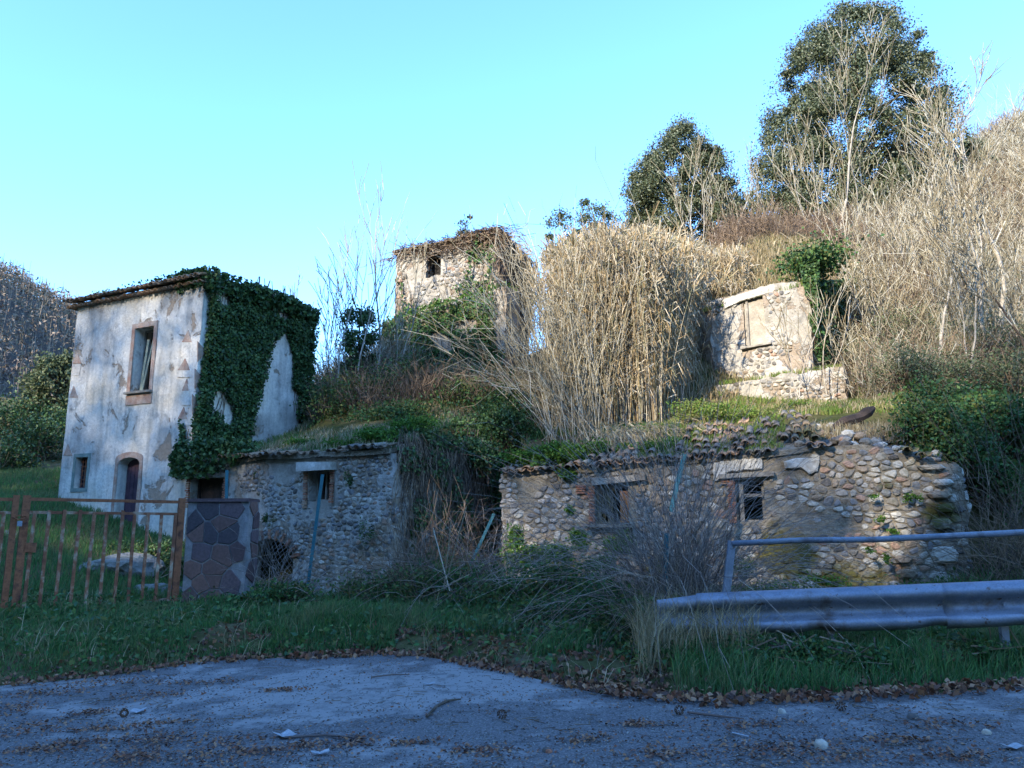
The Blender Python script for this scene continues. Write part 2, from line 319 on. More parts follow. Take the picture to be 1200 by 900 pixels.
# ------------------------------------------------------------------ ground shapes
EDGE_PX = [(-900, 850), (-300, 822), (0, 803), (110, 793), (250, 775), (450, 766), (520, 772), (600, 788), (720, 812), (830, 822), (1000, 815), (1200, 803), (1500, 788), (2200, 770)]
def road_z(x): return .035*np.asarray(x, float)
def on_road(u, v):
    y = (450-v)/900; d = Vector(((u-600)/900, CT-y*ST, ST+y*CT))
    t = -CAMH/(d.z - .035*d.x); return d.x*t, d.y*t
EDGE = np.array([on_road(*p) for p in EDGE_PX])
def edge_y(x): return np.interp(x, EDGE[:, 0], EDGE[:, 1])
def tps(pts, lam=.02):
    P = np.array(pts, float); n = len(P); X = P[:, :2]/10
    r = np.linalg.norm(X[:, None]-X[None], axis=2); K = np.where(r > 0, r*r*np.log(r+1e-9), 0) + lam*np.eye(n)
    A = np.zeros((n+3, n+3)); A[:n, :n] = K; A[:n, n] = 1; A[:n, n+1:] = X; A[n, :n] = 1; A[n+1:, :n] = X.T
    s = np.linalg.solve(A, np.concatenate([P[:, 2], [0]*3]))
    def f(x, y):
        q = np.stack([np.ravel(x), np.ravel(y)], 1)/10; out = np.empty(len(q))
        for i in range(0, len(q), 20000):
            r = np.linalg.norm(q[i:i+20000, None]-X[None], axis=2)
            out[i:i+20000] = np.where(r > 0, r*r*np.log(r+1e-9), 0) @ s[:n] + s[n] + q[i:i+20000] @ s[n+1:]
        return out.reshape(np.shape(x))
    return f
def g3(u, v, Y): p = G(u, v, Y); return (p.x, p.y, p.z)
LEFT = [g3(40,560,24), g3(0,590,20), g3(60,545,27), g3(20,470,40), (-25,18,2.2), (-40,20,4), (-60,40,8), (-60,80,12), (-22,45,7), g3(68,584,21.3), g3(150,612,20.1), (-18,22,2.4), (-30,15,2.2), (-40,100,12)]
low = tps(LEFT + [g3(218,636,19), g3(190,650,17.5), g3(100,670,16), g3(0,690,15), (-12,14,.75), (-8,12.2,.2), (-5.8,14,.25), (-4.5,13.8,.22),
      g3(290,690,17.5), g3(460,692,15.4), g3(560,690,16.5), g3(600,690,16), (-.5,20,.6), (4,14.6,.4), (8,13.5,.5), (8,11,.4), (12,11,1.0), (16,10,1.6),
      (-10,10,.05), (-4,11.5,.1), (0,11,.15), (4,10,.2), (10,9,.45), (0,9,.02), (6,8,.2), (-6,10.5,.02), (20,8,.8), (-20,10,.3), (-3,13,.2), (1.5,13,.25), (9.6,15,1.6), (12,15,3.2), (20,14,5)])
high = tps(LEFT + [(-8,21,2.5), (-7,19.6,3.2), g3(350,498,22.4), g3(420,507,18.6), g3(500,482,20), g3(580,492,19.8), g3(460,445,25), g3(600,430,25), (-2.5,17.2,3.3), (-4.8,18.5,3.3),
      g3(680,515,19), g3(760,502,19), g3(850,487,19.3), g3(950,470,19.6), g3(1040,468,18), g3(1150,455,17.6), g3(1250,440,18), (.5,17.6,3.1), (4,16.6,3.3), (8,15.6,3.2), (10,15,2.6),
      (-3,31,7.5), (-9,32,5.5), (-14,34,5), (-9,45,6), (-2,42,8), (3,38,11), g3(700,420,26), g3(800,330,32), (5.2,21.2,4.7),(7,20.6,4.5),(8.6,19.8,4.4),(5,22.2,5.4),g3(900,300,25),g3(950,292,25.5),g3(800,352,25),g3(768,405,24), g3(1000,287,32), g3(1000,440,22.5),
      g3(1100,240,43), g3(1200,192,50), g3(1200,330,28), g3(1100,335,29), g3(1200,405,21.5), (40,55,31.8), (31,55,26.6), (60,60,42), (56,95,40), (75,90,50), (20,60,23), (0,60,12), (20,90,26), (-20,70,8), (10,40,15.3), (5,40,13.8), (30,30,19), (25,18,9), (40,18,16), (60,30,30), (3,29,8.6)])
YB = np.array([(-60,24),(-12.6,22.6),(-8,20.2),(-2.9,16.9),(-2.3,17.0),(-1.4,18.5),(-.5,20.0),(-.1,20.1),(.25,18.1),(8.0,15.4),(8.6,15.0),(11,14.6),(60,14)])
def terrain(x, y):
    x = np.asarray(x, float); y = np.asarray(y, float)
    t = np.clip((y - np.interp(x, YB[:, 0], YB[:, 1]))/.7 + .5, 0, 1); t = t*t*(3-2*t)
    a = low(x, y); b = high(x, y); z = a*(1-t) + b*t
    amp = np.clip((y-edge_y(x))/3, 0, 1)
    z = z + amp*(.10*fbm(x, y, 2.2) + .03*fbm(x, y, .5, 3)) + np.clip((y-24)/20, 0, 1)*.5*fbm(x, y, 7, 5)
    e = np.clip((y - edge_y(x) - .05)/1.4, 0, 1); e = e*e*(3-2*e)
    z = (road_z(np.clip(x, -30, 30))-.12)*(1-e) + z*e + e*(1-e)*.1
    far = np.clip((np.hypot(x, y-40)-110)/60, 0, 1)
    return z*(1-far) + far*0
def tz(x, y): return float(terrain(np.array([x]), np.array([y]))[0])
def grid_mesh(xs, ys, zf):
    X, Y = np.meshgrid(xs, ys); Z = zf(X, Y); nx, ny = len(xs), len(ys)
    V = np.stack([X.ravel(), Y.ravel(), Z.ravel()], 1); i = np.arange(nx*ny).reshape(ny, nx)
    F = np.stack([i[:-1, :-1].ravel(), i[:-1, 1:].ravel(), i[1:, 1:].ravel(), i[1:, :-1].ravel()], 1)
    return V, F
xs = np.concatenate([np.linspace(-900, -170, 8), np.linspace(-150, -30, 25), np.arange(-29, -14, .6), np.arange(-14, 14, .14), np.arange(14, 40, .5), np.linspace(41, 150, 30), np.linspace(170, 900, 8)])
ys = np.concatenate([np.linspace(-700, -60, 6), np.linspace(-50, 4, 10), np.arange(5, 24, .14), np.arange(24, 50, .45), np.linspace(51, 160, 35), np.linspace(180, 900, 8)])
o = npobj('ground', grid_mesh(xs, ys, terrain), M['ground'], smooth=True); tag(o, kind='structure')
# road: its own sheet above the soil, broken outer edge
rx = np.concatenate([np.linspace(-60, -14, 20), np.arange(-13.8, 14, .12), np.linspace(14, 60, 20)]); NR = 46
def road_pts():
    V = []; 
    for x in rx:
        ey = float(edge_y(x)) + .14*float(fbm(x, 0, .9, 2)) + .05*float(fbm(x, 3, .2, 4))
        for k in range(NR):
            t = (k/(NR-1)); y = -30 + (ey+30)*(1-(1-t)**2.2) if t < 1 else ey
            z = .035*max(-30, min(30, x)) + .018*float(fbm(x, y, 1.6, 6)) + .004*float(fbm(x, y, .3, 8))
            if k == NR-1: z -= .09
            V.append((x, y, z))
    i = np.arange(len(rx)*NR).reshape(len(rx), NR)
    return np.array(V), np.stack([i[:-1, :-1].ravel(), i[1:, :-1].ravel(), i[1:, 1:].ravel(), i[:-1, 1:].ravel()], 1)
o = npobj('road', road_pts(), M['asphalt'], smooth=True); tag(o, kind='structure')
def road_h(x, y): return .035*x + .018*float(fbm(x, y, 1.6, 6)) + .004*float(fbm(x, y, .3, 8))

# the wooded hill beyond the house on the left
def far_hill(X, Y):
    u = X/np.maximum(Y, 1)                    # bearing
    c = np.interp(X, [-260, -170, -130, -104, -94, -85, -76, -60, -40, 0, 40], [70, 65, 59, 53.5, 50, 42, 31, 24, 18, 12, 5])
    d = (Y-(150+.15*(X+100)))
    return c*np.exp(-np.where(d < 0, (d/75)**2, (d/120)**2)) - 3 + 3*fbm(X, Y, 14, 1)*np.clip(c/50, 0, 1)
fv = grid_mesh(np.linspace(-260, 60, 90), np.linspace(60, 320, 60), far_hill)
o = npobj('far_hill', fv, M['far_soil'], smooth=True); tag(o, kind='structure')

# the ridge behind the viewer that keeps the road and the lower walls in shade
TANE = math.tan(SUN_EL); D0 = 60.
PX, PY = -SH.y, SH.x                          # axis across the sun direction
def need(u, v, Y):
    p = G(u, v, Y); c = p.x*PX + p.y*PY; a = p.x*SH.x + p.y*SH.y
    return c, p.z + (D0-a)*TANE
RIDGE_PX = [(20,420,150), (60,598,21.3), (110,600,21), (218,600,19.1), (300,545,17.6), (590,470,23), (640,520,19), (740,548,17), (640,585,16.4), (1000,600,14.5), (1180,470,18), (1250,430,20)]
rp = sorted(need(*p) for p in RIDGE_PX)
RC = np.array([-400.] + [p[0] for p in rp] + [rp[-1][0]+8, 60, 300]); RH = np.array([rp[0][1]+20] + [p[1] for p in rp] + [rp[-1][1]+2, 44, 60])
RS = np.argsort(RC); RC = RC[RS]; RH = RH[RS]
def ridge():
    cs = np.concatenate([np.linspace(-400, -40, 60), np.arange(-38, 12, .5), np.linspace(14, 300, 40)])
    ds = np.array([-58, -40, -25, -10, -3, 0, 4, 30, 70, 120.])     # offset towards/away from the sun; 0 = crest
    V = []
    for c in cs:
        H = float(np.interp(c, RC, RH)) - 1.0 + .5*math.sin(c*.9)
        for d in ds:
            k = max(0, 1-abs(d)/60.) if d < 0 else max(0, 1-d/130.)
            V.append((SH.x*(D0+d)+PX*c, SH.y*(D0+d)+PY*c, H*(k**.8)-1.5))
    i = np.arange(len(cs)*len(ds)).reshape(len(cs), len(ds))
    return np.array(V), np.stack([i[:-1, :-1].ravel(), i[1:, :-1].ravel(), i[1:, 1:].ravel(), i[:-1, 1:].ravel()], 1)
o = npobj('hill', ridge(), M['hillside'], smooth=True); tag(o, kind='structure')
# unseen trees along its crest: loose foliage placed to dapple the sunlight
C_ = []
for k in range(330):
    c = rng.uniform(-34, 8); H = float(np.interp(c, RC, RH))-1; 
    b = np.array([SH.x*D0+PX*c, SH.y*D0+PY*c, H]) + rng.normal(size=3)*[1.5, 1.5, 0]
    q = rng.normal(size=(22, 3))*[.5, .5, .7]; q[:, 2] += rng.uniform(-.3, 1.9); C_.append(b+q)
c = rng.uniform(-25, -15.6, 8200); f = rng.random(8200)**1.35; H0 = np.interp(c, RC, RH)-1  # leaf screen added to filter the sun on the house front
C_.append(np.stack([SH.x*D0+PX*c+rng.normal(size=8200), SH.y*D0+PY*c+rng.normal(size=8200), H0+f*9], 1))
for k in range(150):  # denser band added to shade the foot of the tower
    c = rng.uniform(-21.2, -14.5); C_.append(np.array([SH.x*D0+PX*c, SH.y*D0+PY*c, rng.uniform(44.8, 47.6)])+rng.normal(size=(26, 3))*[.4, .4, .5])
o = npobj('ridge_shade_leaves', leaves(np.concatenate(C_), np.concatenate([np.full(len(q), .3 if len(q) > 4000 else .42) for q in C_]), 0, .8), M['oak']); tag(o, 'loose foliage on the unseen ridge crest, with a leaf screen added to filter the sun', 'wood', kind='stuff')

# ------------------------------------------------------------------ walls
class Wall:
    def __init__(s, a, b):
        s.a = Vector(a[:2]); s.b = Vector(b[:2]); s.L = (s.b-s.a).length; s.t = (s.b-s.a)/s.L; s.n = Vector((s.t.y, -s.t.x)); s.ang = math.atan2(s.t.y, s.t.x)
    def pt(s, k, z, d=0): q = s.a + s.t*k + s.n*d; return Vector((q.x, q.y, z))
    def px(s, u, v):
        y = (450-v)/900; d = Vector(((u-600)/900, CT-y*ST, ST+y*CT))
        r = (s.a.x*s.n.x + s.a.y*s.n.y)/(d.x*s.n.x + d.y*s.n.y); p = d*r
        return ((p.x-s.a.x)*s.t.x + (p.y-s.a.y)*s.t.y, p.z+CAMH)
    def pp(s, pts): return [s.px(*p) for p in pts]
def inpoly(x, y, P):
    c = False; n = len(P); j = n-1
    for i in range(n):
        if (P[i][1] > y) != (P[j][1] > y) and x < (P[j][0]-P[i][0])*(y-P[i][1])/(P[j][1]-P[i][1]+1e-12)+P[i][0]: c = not c
        j = i
    return c
def densify(P, step, jit=0, rnd=random):
    out = []
    for i in range(len(P)):
        a, b = Vector(P[i]), Vector(P[(i+1) % len(P)]); n = max(1, int((b-a).length/step))
        for k in range(n):
            q = a.lerp(b, k/n)
            if k and jit: q += Vector((rnd.uniform(-jit, jit), rnd.uniform(-jit, jit)))
            out.append((q.x, q.y))
    return out
def wall_mesh(name, W, outer, holes, thick, mat, parent, step=.14, amp=.02, edge_jit=0, seed=0, hole_jit=.012, bulge=None):
    """a wall of real thickness with openings cut through; the outer face is uneven"""
    loops = [densify(outer, step, edge_jit)] + [densify(h, step*.8, hole_jit) for h in holes]
    V = []; E = []; 
    for lp in loops:
        n0 = len(V); V += lp; E += [(n0+i, n0+(i+1) % len(lp)) for i in range(len(lp))]
    nb = len(V); xs_ = [p[0] for p in outer]; zs_ = [p[1] for p in outer]
    x = min(xs_)
    while x < max(xs_):
        z = min(zs_)
        while z < max(zs_):
            q = (x+random.uniform(-.3, .3)*step, z+random.uniform(-.3, .3)*step)
            if inpoly(*q, loops[0]) and not any(inpoly(*q, h) for h in loops[1:]): V.append(q)
            z += step
        x += step
    vv, _, ff, ov, _, _ = delaunay_2d_cdt([Vector(p) for p in V], E, [], 0, 1e-5)
    F = []
    for f in ff:
        cx = sum(vv[i].x for i in f)/3; cz = sum(vv[i].y for i in f)/3
        if inpoly(cx, cz, loops[0]) and not any(inpoly(cx, cz, h) for h in loops[1:]): F.append(tuple(f))
    cnt = {}
    for f in F:
        for i in range(3): e = (f[i], f[(i+1) % 3]); cnt[e] = 1
    bnd = [e for e in cnt if (e[1], e[0]) not in cnt]; n = len(vv)
    P = []
    for q in vv:
        d = amp*(2*mnoise.noise(Vector((q.x*1.3+seed*7, q.y*1.3, seed))) + mnoise.noise(Vector((q.x*6, q.y*6, seed+3.3))))
        if bulge: d += bulge(q.x, q.y)
        P.append(W.pt(q.x, q.y, d))
    Q = [W.pt(q.x, q.y, -thick) for q in vv]
    faces = [tuple(f) for f in F] + [tuple(i+n for i in reversed(f)) for f in F] + [(b, a, a+n, b+n) for a, b in bnd]
    if W.n.y > 0: pass
    return link(name, mesh(name, P+Q, faces, mat), None, parent)
def voronoi(outer, holes, size, aspect=1.35, drop=.22, gap=.86, keep=None):
    """irregular rubble cells that fit each other; returns (centre, polygon)"""
    xs_ = [p[0] for p in outer]; zs_ = [p[1] for p in outer]; sx = size*aspect; sz = size
    x0, x1, z0, z1 = min(xs_), max(xs_), min(zs_), max(zs_); nx = int((x1-x0)/sx)+2; nz = int((z1-z0)/sz)+2
    C = {}
    for j in range(-1, nz+1):
        for i in range(-1, nx+1):
            if random.random() > drop: C[i, j] = (x0+(i+.5*(j % 2)+random.uniform(-.3, .3))*sx, z0+(j+random.uniform(-.28, .28))*sz)
    out = []
    for (i, j), c in C.items():
        if not inpoly(*c, outer) or any(inpoly(*c, h) for h in holes): continue
        if keep and not keep(*c): continue
        P = [(c[0]-sx*1.25, c[1]-sz*1.35), (c[0]+sx*1.25, c[1]-sz*1.35), (c[0]+sx*1.25, c[1]+sz*1.35), (c[0]-sx*1.25, c[1]+sz*1.35)]
        for dj in (-2, -1, 0, 1, 2):
            for di in (-2, -1, 0, 1, 2):
                q = C.get((i+di, j+dj))
                if q is None or q == c: continue
                mx, mz = (c[0]+q[0])/2, (c[1]+q[1])/2; ex, ez = q[0]-c[0], (q[1]-c[1])*aspect**2; N = []
                for a in range(len(P)):
                    p, r = P[a], P[(a+1) % len(P)]; dp = (p[0]-mx)*ex+(p[1]-mz)*ez; dr = (r[0]-mx)*ex+(r[1]-mz)*ez
                    if dp <= 0: N.append(p)
                    if dp*dr < 0: t = dp/(dp-dr); N.append((p[0]+(r[0]-p[0])*t, p[1]+(r[1]-p[1])*t))
                P = N
                if len(P) < 3: break
            if len(P) < 3: break
        if len(P) < 3: continue
        gx = sum(p[0] for p in P)/len(P); gz = sum(p[1] for p in P)/len(P)
        P = [(gx+(p[0]-gx)*gap, gz+(p[1]-gz)*gap) for p in P]
        # must not overhang an opening
        if any(inpoly(*p, h) for h in holes for p in P): P = [(gx+(p[0]-gx)*.6, gz+(p[1]-gz)*.6) for p in P]
        if any(inpoly(*p, h) for h in holes for p in P): continue
        out.append(((gx, gz), P))
    return out
def stone_geo(P, c, depth, rough=.35, flat=.62):
    L = [Vector(p) for p in P]; ring = []
    per = sum((L[i]-L[(i+1) % len(L)]).length for i in range(len(L))); n = 8; acc = 0; tgt = 0; k = 0
    Q = []
    for i in range(len(L)):            # cut the corners
        a, b = L[i], L[(i+1) % len(L)]; Q += [a.lerp(b, .17), a.lerp(b, .83)]
    per = [0]
    for i in range(len(Q)): per.append(per[-1]+(Q[i]-Q[(i+1) % len(Q)]).length)
    for m_ in range(n):
        t = per[-1]*m_/n; i = max(j for j in range(len(Q)) if per[j] <= t+1e-9); f = (t-per[i])/max(1e-9, per[i+1]-per[i]); ring.append(Q[i].lerp(Q[(i+1) % len(Q)], f))
    tx, ty = random.uniform(-.3, .3), random.uniform(-.3, .3)
    V = []
    cc = Vector(c)
    for sc_, d in ((.93, -.03), (1.0, depth*.45), (flat, depth)):
        for p in ring:
            q = cc+(p-cc)*sc_*(1+random.uniform(-.09, .07)); V.append((q.x-cc.x, q.y-cc.y, d+(tx*(q.x-cc.x)+ty*(q.y-cc.y))*(1 if d > 0 else 0)+random.uniform(-.12, .12)*depth))
    V.append((0, 0, depth*1.12)); F = []
    for r in range(2): F += [(r*n+i, r*n+(i+1) % n, (r+1)*n+(i+1) % n, (r+1)*n+i) for i in range(n)]
    F += [(2*n+i, 2*n+(i+1) % n, 3*n) for i in range(n)]
    return V, F
def lay_stones(W, cells, depth, parent, name='stone', mat='stone', matS='stone_small', limit=300, surf=None, minpx=0, flat=.62, order=None):
    """largest cells as single stones, the rest as one part"""
    def area(P): return abs(sum(P[i][0]*P[(i+1) % len(P)][1]-P[(i+1) % len(P)][0]*P[i][1] for i in range(len(P))))/2
    cells = sorted(cells, key=lambda q: -area(q[1])*(order(*q[0]) if order else 1)); rest = MB()
    for k, (c, P) in enumerate(cells):
        dep = depth*random.uniform(.6, 1.5); V, F = stone_geo(P, c, dep, flat=flat); d0 = surf(*c) if surf else 0
        if k < limit:
            o = W.pt(c[0], c[1], d0); R3 = [(W.t*v[0] + W.n*v[2]).to_tuple()+(v[1],) for v in V]
            ob = link(name, mesh(name, R3, F, M[mat], False), None, None); ob.location = o; parent_to(ob, parent)
        else:
            rest.add([W.pt(c[0]+v[0], c[1]+v[1], d0+v[2]) for v in V], F)
    if rest.v: tag(rest.build('small_stones', M[matS], parent, False), kind='stuff')
def noise_bulge(amp, seed, f=1.3):
    return lambda s, z: amp*(2*mnoise.noise(Vector((s*f+seed*7, z*f, seed))))

def tile_mesh(name, r0=.085, r1=.065, L=.42, th=.014, n=5):
    V = []; F = []
    for y, r in ((0, r0), (L, r1)):
        for rr in (r, r-th):
            for k in range(n+1):
                a = math.pi*k/n; V.append((math.cos(a)*rr, y, math.sin(a)*rr*.85))
    m = n+1
    for k in range(n): F += [(k, k+1, 2*m+k+1, 2*m+k), (m+k+1, m+k, 3*m+k, 3*m+k+1), (k+1, k, m+k, m+k+1), (2*m+k, 2*m+k+1, 3*m+k+1, 3*m+k)]
    F += [(0, 2*m, 3*m, m), (n, m+n, 3*m+n, 2*m+n)]
    return mesh(name, V, F, M['tile'], True)
TILE = tile_mesh('roof_tile')
def put_tile(p, rz, tilt, parent, flip=False, sc_=1.):
    o = link('roof_tile', TILE, None, None)
    m = Matrix.Translation(Vector(p)) @ Matrix.Rotation(rz, 4, 'Z') @ Matrix.Rotation(tilt, 4, 'X') @ Matrix.Rotation(math.pi if flip else 0, 4, 'Y') @ Matrix.Scale(sc_, 4)
    o.matrix_basis = m; parent_to(o, parent); return o
def tile_row(W, s0, s1, z, out, tilt, parent, step=.17, pans=True, jz=.015, skip=.05, zf=None):
    s = s0
    while s < s1:
        zz = zf(s) if zf else z
        if random.random() > skip: put_tile(W.pt(s, zz+random.uniform(-jz, jz), out+random.uniform(-.03, .03)), W.ang+random.uniform(-.06, .06), tilt+random.uniform(-.05, .05), parent)
        if pans and random.random() > skip: put_tile(W.pt(s+step/2, zz+.045+random.uniform(-jz, jz), out+random.uniform(-.03, .02)), W.ang+random.uniform(-.06, .06), tilt, parent, flip=True, sc_=.95)
        s += step*random.uniform(.93, 1.08)
def rect(u0, v0, u1, v1): return [(u0, v0), (u1, v0), (u1, v1), (u0, v1)]
def bricks(W, s0, s1, z0, z1, d, parent, bh=.055, bl=.2):
    z = z0
    while z < z1-.01:
        s = s0 + random.uniform(-.02, .02)
        while s < s1-.03:
            l = min(bl*random.uniform(.8, 1.05), s1-s)
            mb = MB().box((0, 0, 0), l-.012, .05, bh-.014, W.ang, .004); o = mb.build('brick', M['brick'], None); c = W.pt(s+l/2, z+bh/2, d+random.uniform(-.01, .012)); o.location = c; parent_to(o, parent)
            s += l
        z += bh

# ================================================================== the plastered house
C0 = (-7.93, 19.0); CL = (-12.46, 21.3); CR = (-6.1, 22.6); CB = (-10.63, 24.9)
WF = Wall(CL, C0); WS = Wall(C0, CR); ZT = 7.68
house = thing('house', (-9.3, 21.9, 1.2), 'tall two-storey ruined house of pale stained plaster half buried in dark ivy', 'house')
def arch(W, u0, u1, vt, vs, vb, n=6, zb=None):
    a, b = W.px(u0, vs)[0], W.px(u1, vs)[0]; zs = W.px(u0, vs)[1]; zt = W.px((u0+u1)/2, vt)[1]; z0 = zb if zb is not None else W.px((u0+u1)/2, vb)[1]
    P = [(a, z0), (b, z0)]
    for k in range(n+1): q = math.pi*k/n; P.append(((a+b)/2+(b-a)/2*math.cos(q), zs+(zt-zs)*math.sin(q)))
    return P
def srect(W, u0, v0, u1, v1):
    a = W.px(u0, (v0+v1)/2)[0]; b = W.px(u1, (v0+v1)/2)[0]; um = (u0+u1)/2
    return [(a, W.px(um, v1)[1]), (b, W.px(um, v1)[1]), (b, W.px(um, v0)[1]), (a, W.px(um, v0)[1])]
hw1 = srect(WF, 156, 384, 178, 458); hw2 = srect(WF, 88, 536, 102, 572); hdoor = arch(WF, 139, 164, 536, 544, 600, zb=1.45)
front_out = [(0, .3), (WF.L, .3), (WF.L, ZT), (0, ZT)]
wf = wall_mesh('wall', WF, front_out, [hw1, hw2, hdoor], .5, M['plaster'], house, .22, .012, 0, 1, .01)
side_out = [(0, .3), (WS.L, 2.5), (WS.L, ZT), (0, ZT)]
wall_mesh('wall', WS, side_out, [], .5, M['plaster'], house, .25, .02, 0, 2)
WB = Wall(CR, CB); wall_mesh('wall', WB, [(0, 2), (WB.L, 1), (WB.L, ZT), (0, ZT)], [], .5, M['plaster'], house, .5, .02)
WL = Wall(CB, CL); wall_mesh('wall', WL, [(0, 1), (WL.L, .3), (WL.L, ZT), (0, ZT)], [], .5, M['plaster'], house, .5, .02)
# dark floors inside
for z in (1.3, 4.2):
    q = [Vector((*c, z)) for c in (CL, C0, CR, CB)]; ctr = sum(q, Vector())/4; q = [ctr+(p-ctr)*.92 for p in q]
    MB().add([*q, *[p-Vector((0, 0, .15)) for p in q]], [(0,1,2,3), (7,6,5,4), (0,4,5,1), (1,5,6,2), (2,6,7,3), (3,7,4,0)]).build('floor', M['dark_wood'], house)
# upper window: jambs, terracotta surround, sill, hanging shutter, frame
def frame_box(W, P, wd, d, mat, parent, name='frame', dep=.05, bottom=True):
    s0, z0 = P[0]; s1, z1 = P[2]; mb = MB()
    for a, b, c_, e in ((s0-wd, s0, z0, z1), (s1, s1+wd, z0, z1), (s0-wd, s1+wd, z1, z1+wd)) + (((s0-wd, s1+wd, z0-wd, z0),) if bottom else ()):
        mb.box(W.pt((a+b)/2, (c_+e)/2, d), b-a, dep, e-c_, W.ang)
    return mb.build(name, mat, parent)
def window(W, P, parent, depth=.25, mat='wood', cross=True, label=None):
    s0, z0 = P[0]; s1, z1 = P[2]; f = .045; mb = MB()
    for a, b, c_, e in ((s0, s0+f, z0, z1), (s1-f, s1, z0, z1), (s0+f, s1-f, z1-f, z1), (s0+f, s1-f, z0, z0+f)):
        mb.box(W.pt((a+b)/2, (c_+e)/2, -depth), b-a, .06, e-c_, W.ang, .003)
    o = mb.build('window', M[mat], parent)
    return tag(o, label)
w1 = window(WF, hw1, house, .32, 'wood', label='tall upper window with a broken shutter hanging inside')
s0, z0 = hw1[0]; s1, z1 = hw1[2]
MB().box(WF.pt((s0+s1)/2, z0-.035, .03), s1-s0+.26, .16, .06, WF.ang, .006).build('sill', M['wood'], w1)
frame_box(WF, [(s0, z0-.04), 0, (s1, z1)], .13, .012, M['terracotta'], w1, 'surround', .02, False)
MB().box(WF.pt((s0+s1)/2, z0-.22, .012), s1-s0+.26, .02, .26, WF.ang).build('apron', M['terracotta'], w1)
for q, sx, tl in ((s0+.16, .09, .10), (s0+.28, .06, .2), (s1-.12, .07, -.05)):
    MB().box(WF.pt(q, (z0+z1)/2-.1, -.25), sx, .03, (z1-z0)*.8, WF.ang, .008, Matrix.Rotation(tl, 4, 'Y')).build('shutter_slat', M['shutter'], w1)
w2 = window(WF, hw2, house, .2, 'door', label='small barred ground-floor window'); s0, z0 = hw2[0]; s1, z1 = hw2[2]
for k in range(1, 4): MB().bar(WF.pt(s0+(s1-s0)*k/4, z0+.04, -.12), WF.pt(s0+(s1-s0)*k/4, z1-.04, -.12), .018).build('bar', M['rust'], w2)
for k in range(1, 7): MB().bar(WF.pt(s0+.04, z0+(z1-z0)*k/7, -.12), WF.pt(s1-.04, z0+(z1-z0)*k/7, -.12), .014).build('bar', M['rust'], w2)
frame_box(WF, hw2, .10, .012, M['shutter'], w2, 'surround', .02)
s0, s1 = hdoor[0][0], hdoor[1][0]; zt = max(p[1] for p in hdoor)
hd = MB().add([WF.pt(p[0], p[1], d) for d in (-.28, -.34) for p in hdoor], [tuple(range(len(hdoor))), tuple(range(2*len(hdoor)-1, len(hdoor)-1, -1))] + [(i, i+len(hdoor), (i+1) % len(hdoor)+len(hdoor), (i+1) % len(hdoor)) for i in range(len(hdoor))]).build('door', M['door'], house)
for k in range(5):
    a = s0+.03+(s1-s0-.06)*k/5; MB().box(WF.pt(a+(s1-s0)*.09, (1.45+zt)/2-.05, -.262), (s1-s0)*.17, .03, zt-1.45-.35, WF.ang).build('plank', M['door'], hd)
MB().tube([WF.pt(s1-.12, 2.3, -.24), WF.pt(s1-.12, 2.3, -.18), WF.pt(s1-.2, 2.3, -.18)], .012, 6).build('handle', M['rust'], hd)
# arched trim round the door, ochre where the paint survives
P = arch(WF, 139, 164, 536, 544, 600, 10, 1.45); Q = [((p[0]-(s0+s1)/2)*1.28+(s0+s1)/2, p[1]+(.14 if i > 1 else 0)) for i, p in enumerate(P)]; mb = MB()
for i in range(1, len(P)):
    j = (i+1) % len(P); mb.add([WF.pt(*P[i], .004), WF.pt(*Q[i], .004), WF.pt(*Q[j], .004), WF.pt(*P[j], .004), WF.pt(*P[i], .022), WF.pt(*Q[i], .022), WF.pt(*Q[j], .022), WF.pt(*P[j], .022)], [(4,5,6,7), (0,1,5,4), (1,2,6,5), (2,3,7,6), (3,0,4,7)])
mb.build('door_surround', M['terracotta'], hd)
# painted quoins: facetted blocks with terracotta triangles
def quoin(W, P, d, mat):
    c = (sum(p[0] for p in P)/len(P), sum(p[1] for p in P)/len(P)); n = len(P)
    MB().add([W.pt(*p, 0.0) for p in P]+[W.pt(*p, d) for p in P], [tuple(range(n, 2*n))]+[(i, (i+1) % n, n+(i+1) % n, n+i) for i in range(n)]).build('quoin', M[mat], house)
for (u0, u1, va, vb) in ((206, 221, 388, 540),):
    k = 0; v = va
    while v < vb:
        wv = 21 if k % 2 else 30; ul = 208 if k % 2 else 213; uc = 230 - (v-380)*.06
        Pq = WF.pp([(ul, v+14), ((ul+uc)/2, v+1), (uc-3, v+14), (uc-3, v+wv), (ul, v+wv)]); quoin(WF, Pq[::-1], .018+.003*(k % 3), 'plaster')
        Pq = WF.pp([(ul+1, v+13), ((ul+uc)/2, v-1), (uc-4, v+13)]); quoin(WF, Pq[::-1], .026, 'terracotta'); v += wv+3; k += 1
for k, v in enumerate((412, 452, 520)):
    a = 90-(v-360)*.1; Pq = WF.pp([(a+1, v+14), (a+6, v), (a+11, v+14)]); quoin(WF, Pq[::-1], .016, 'terracotta')
    Pq = WF.pp([(a+1, v+15), (a+11, v+15), (a+8, v+28), (a+1, v+28)]); quoin(WF, Pq[::-1], .014, 'plaster')
for v in (400, 432, 462):
    Pq = WS.pp([(231-(v-400)*.1, v), (241-(v-400)*.1, v+12), (231-(v-400)*.1, v+24)]); quoin(WS, Pq[::-1], .03, 'terracotta')
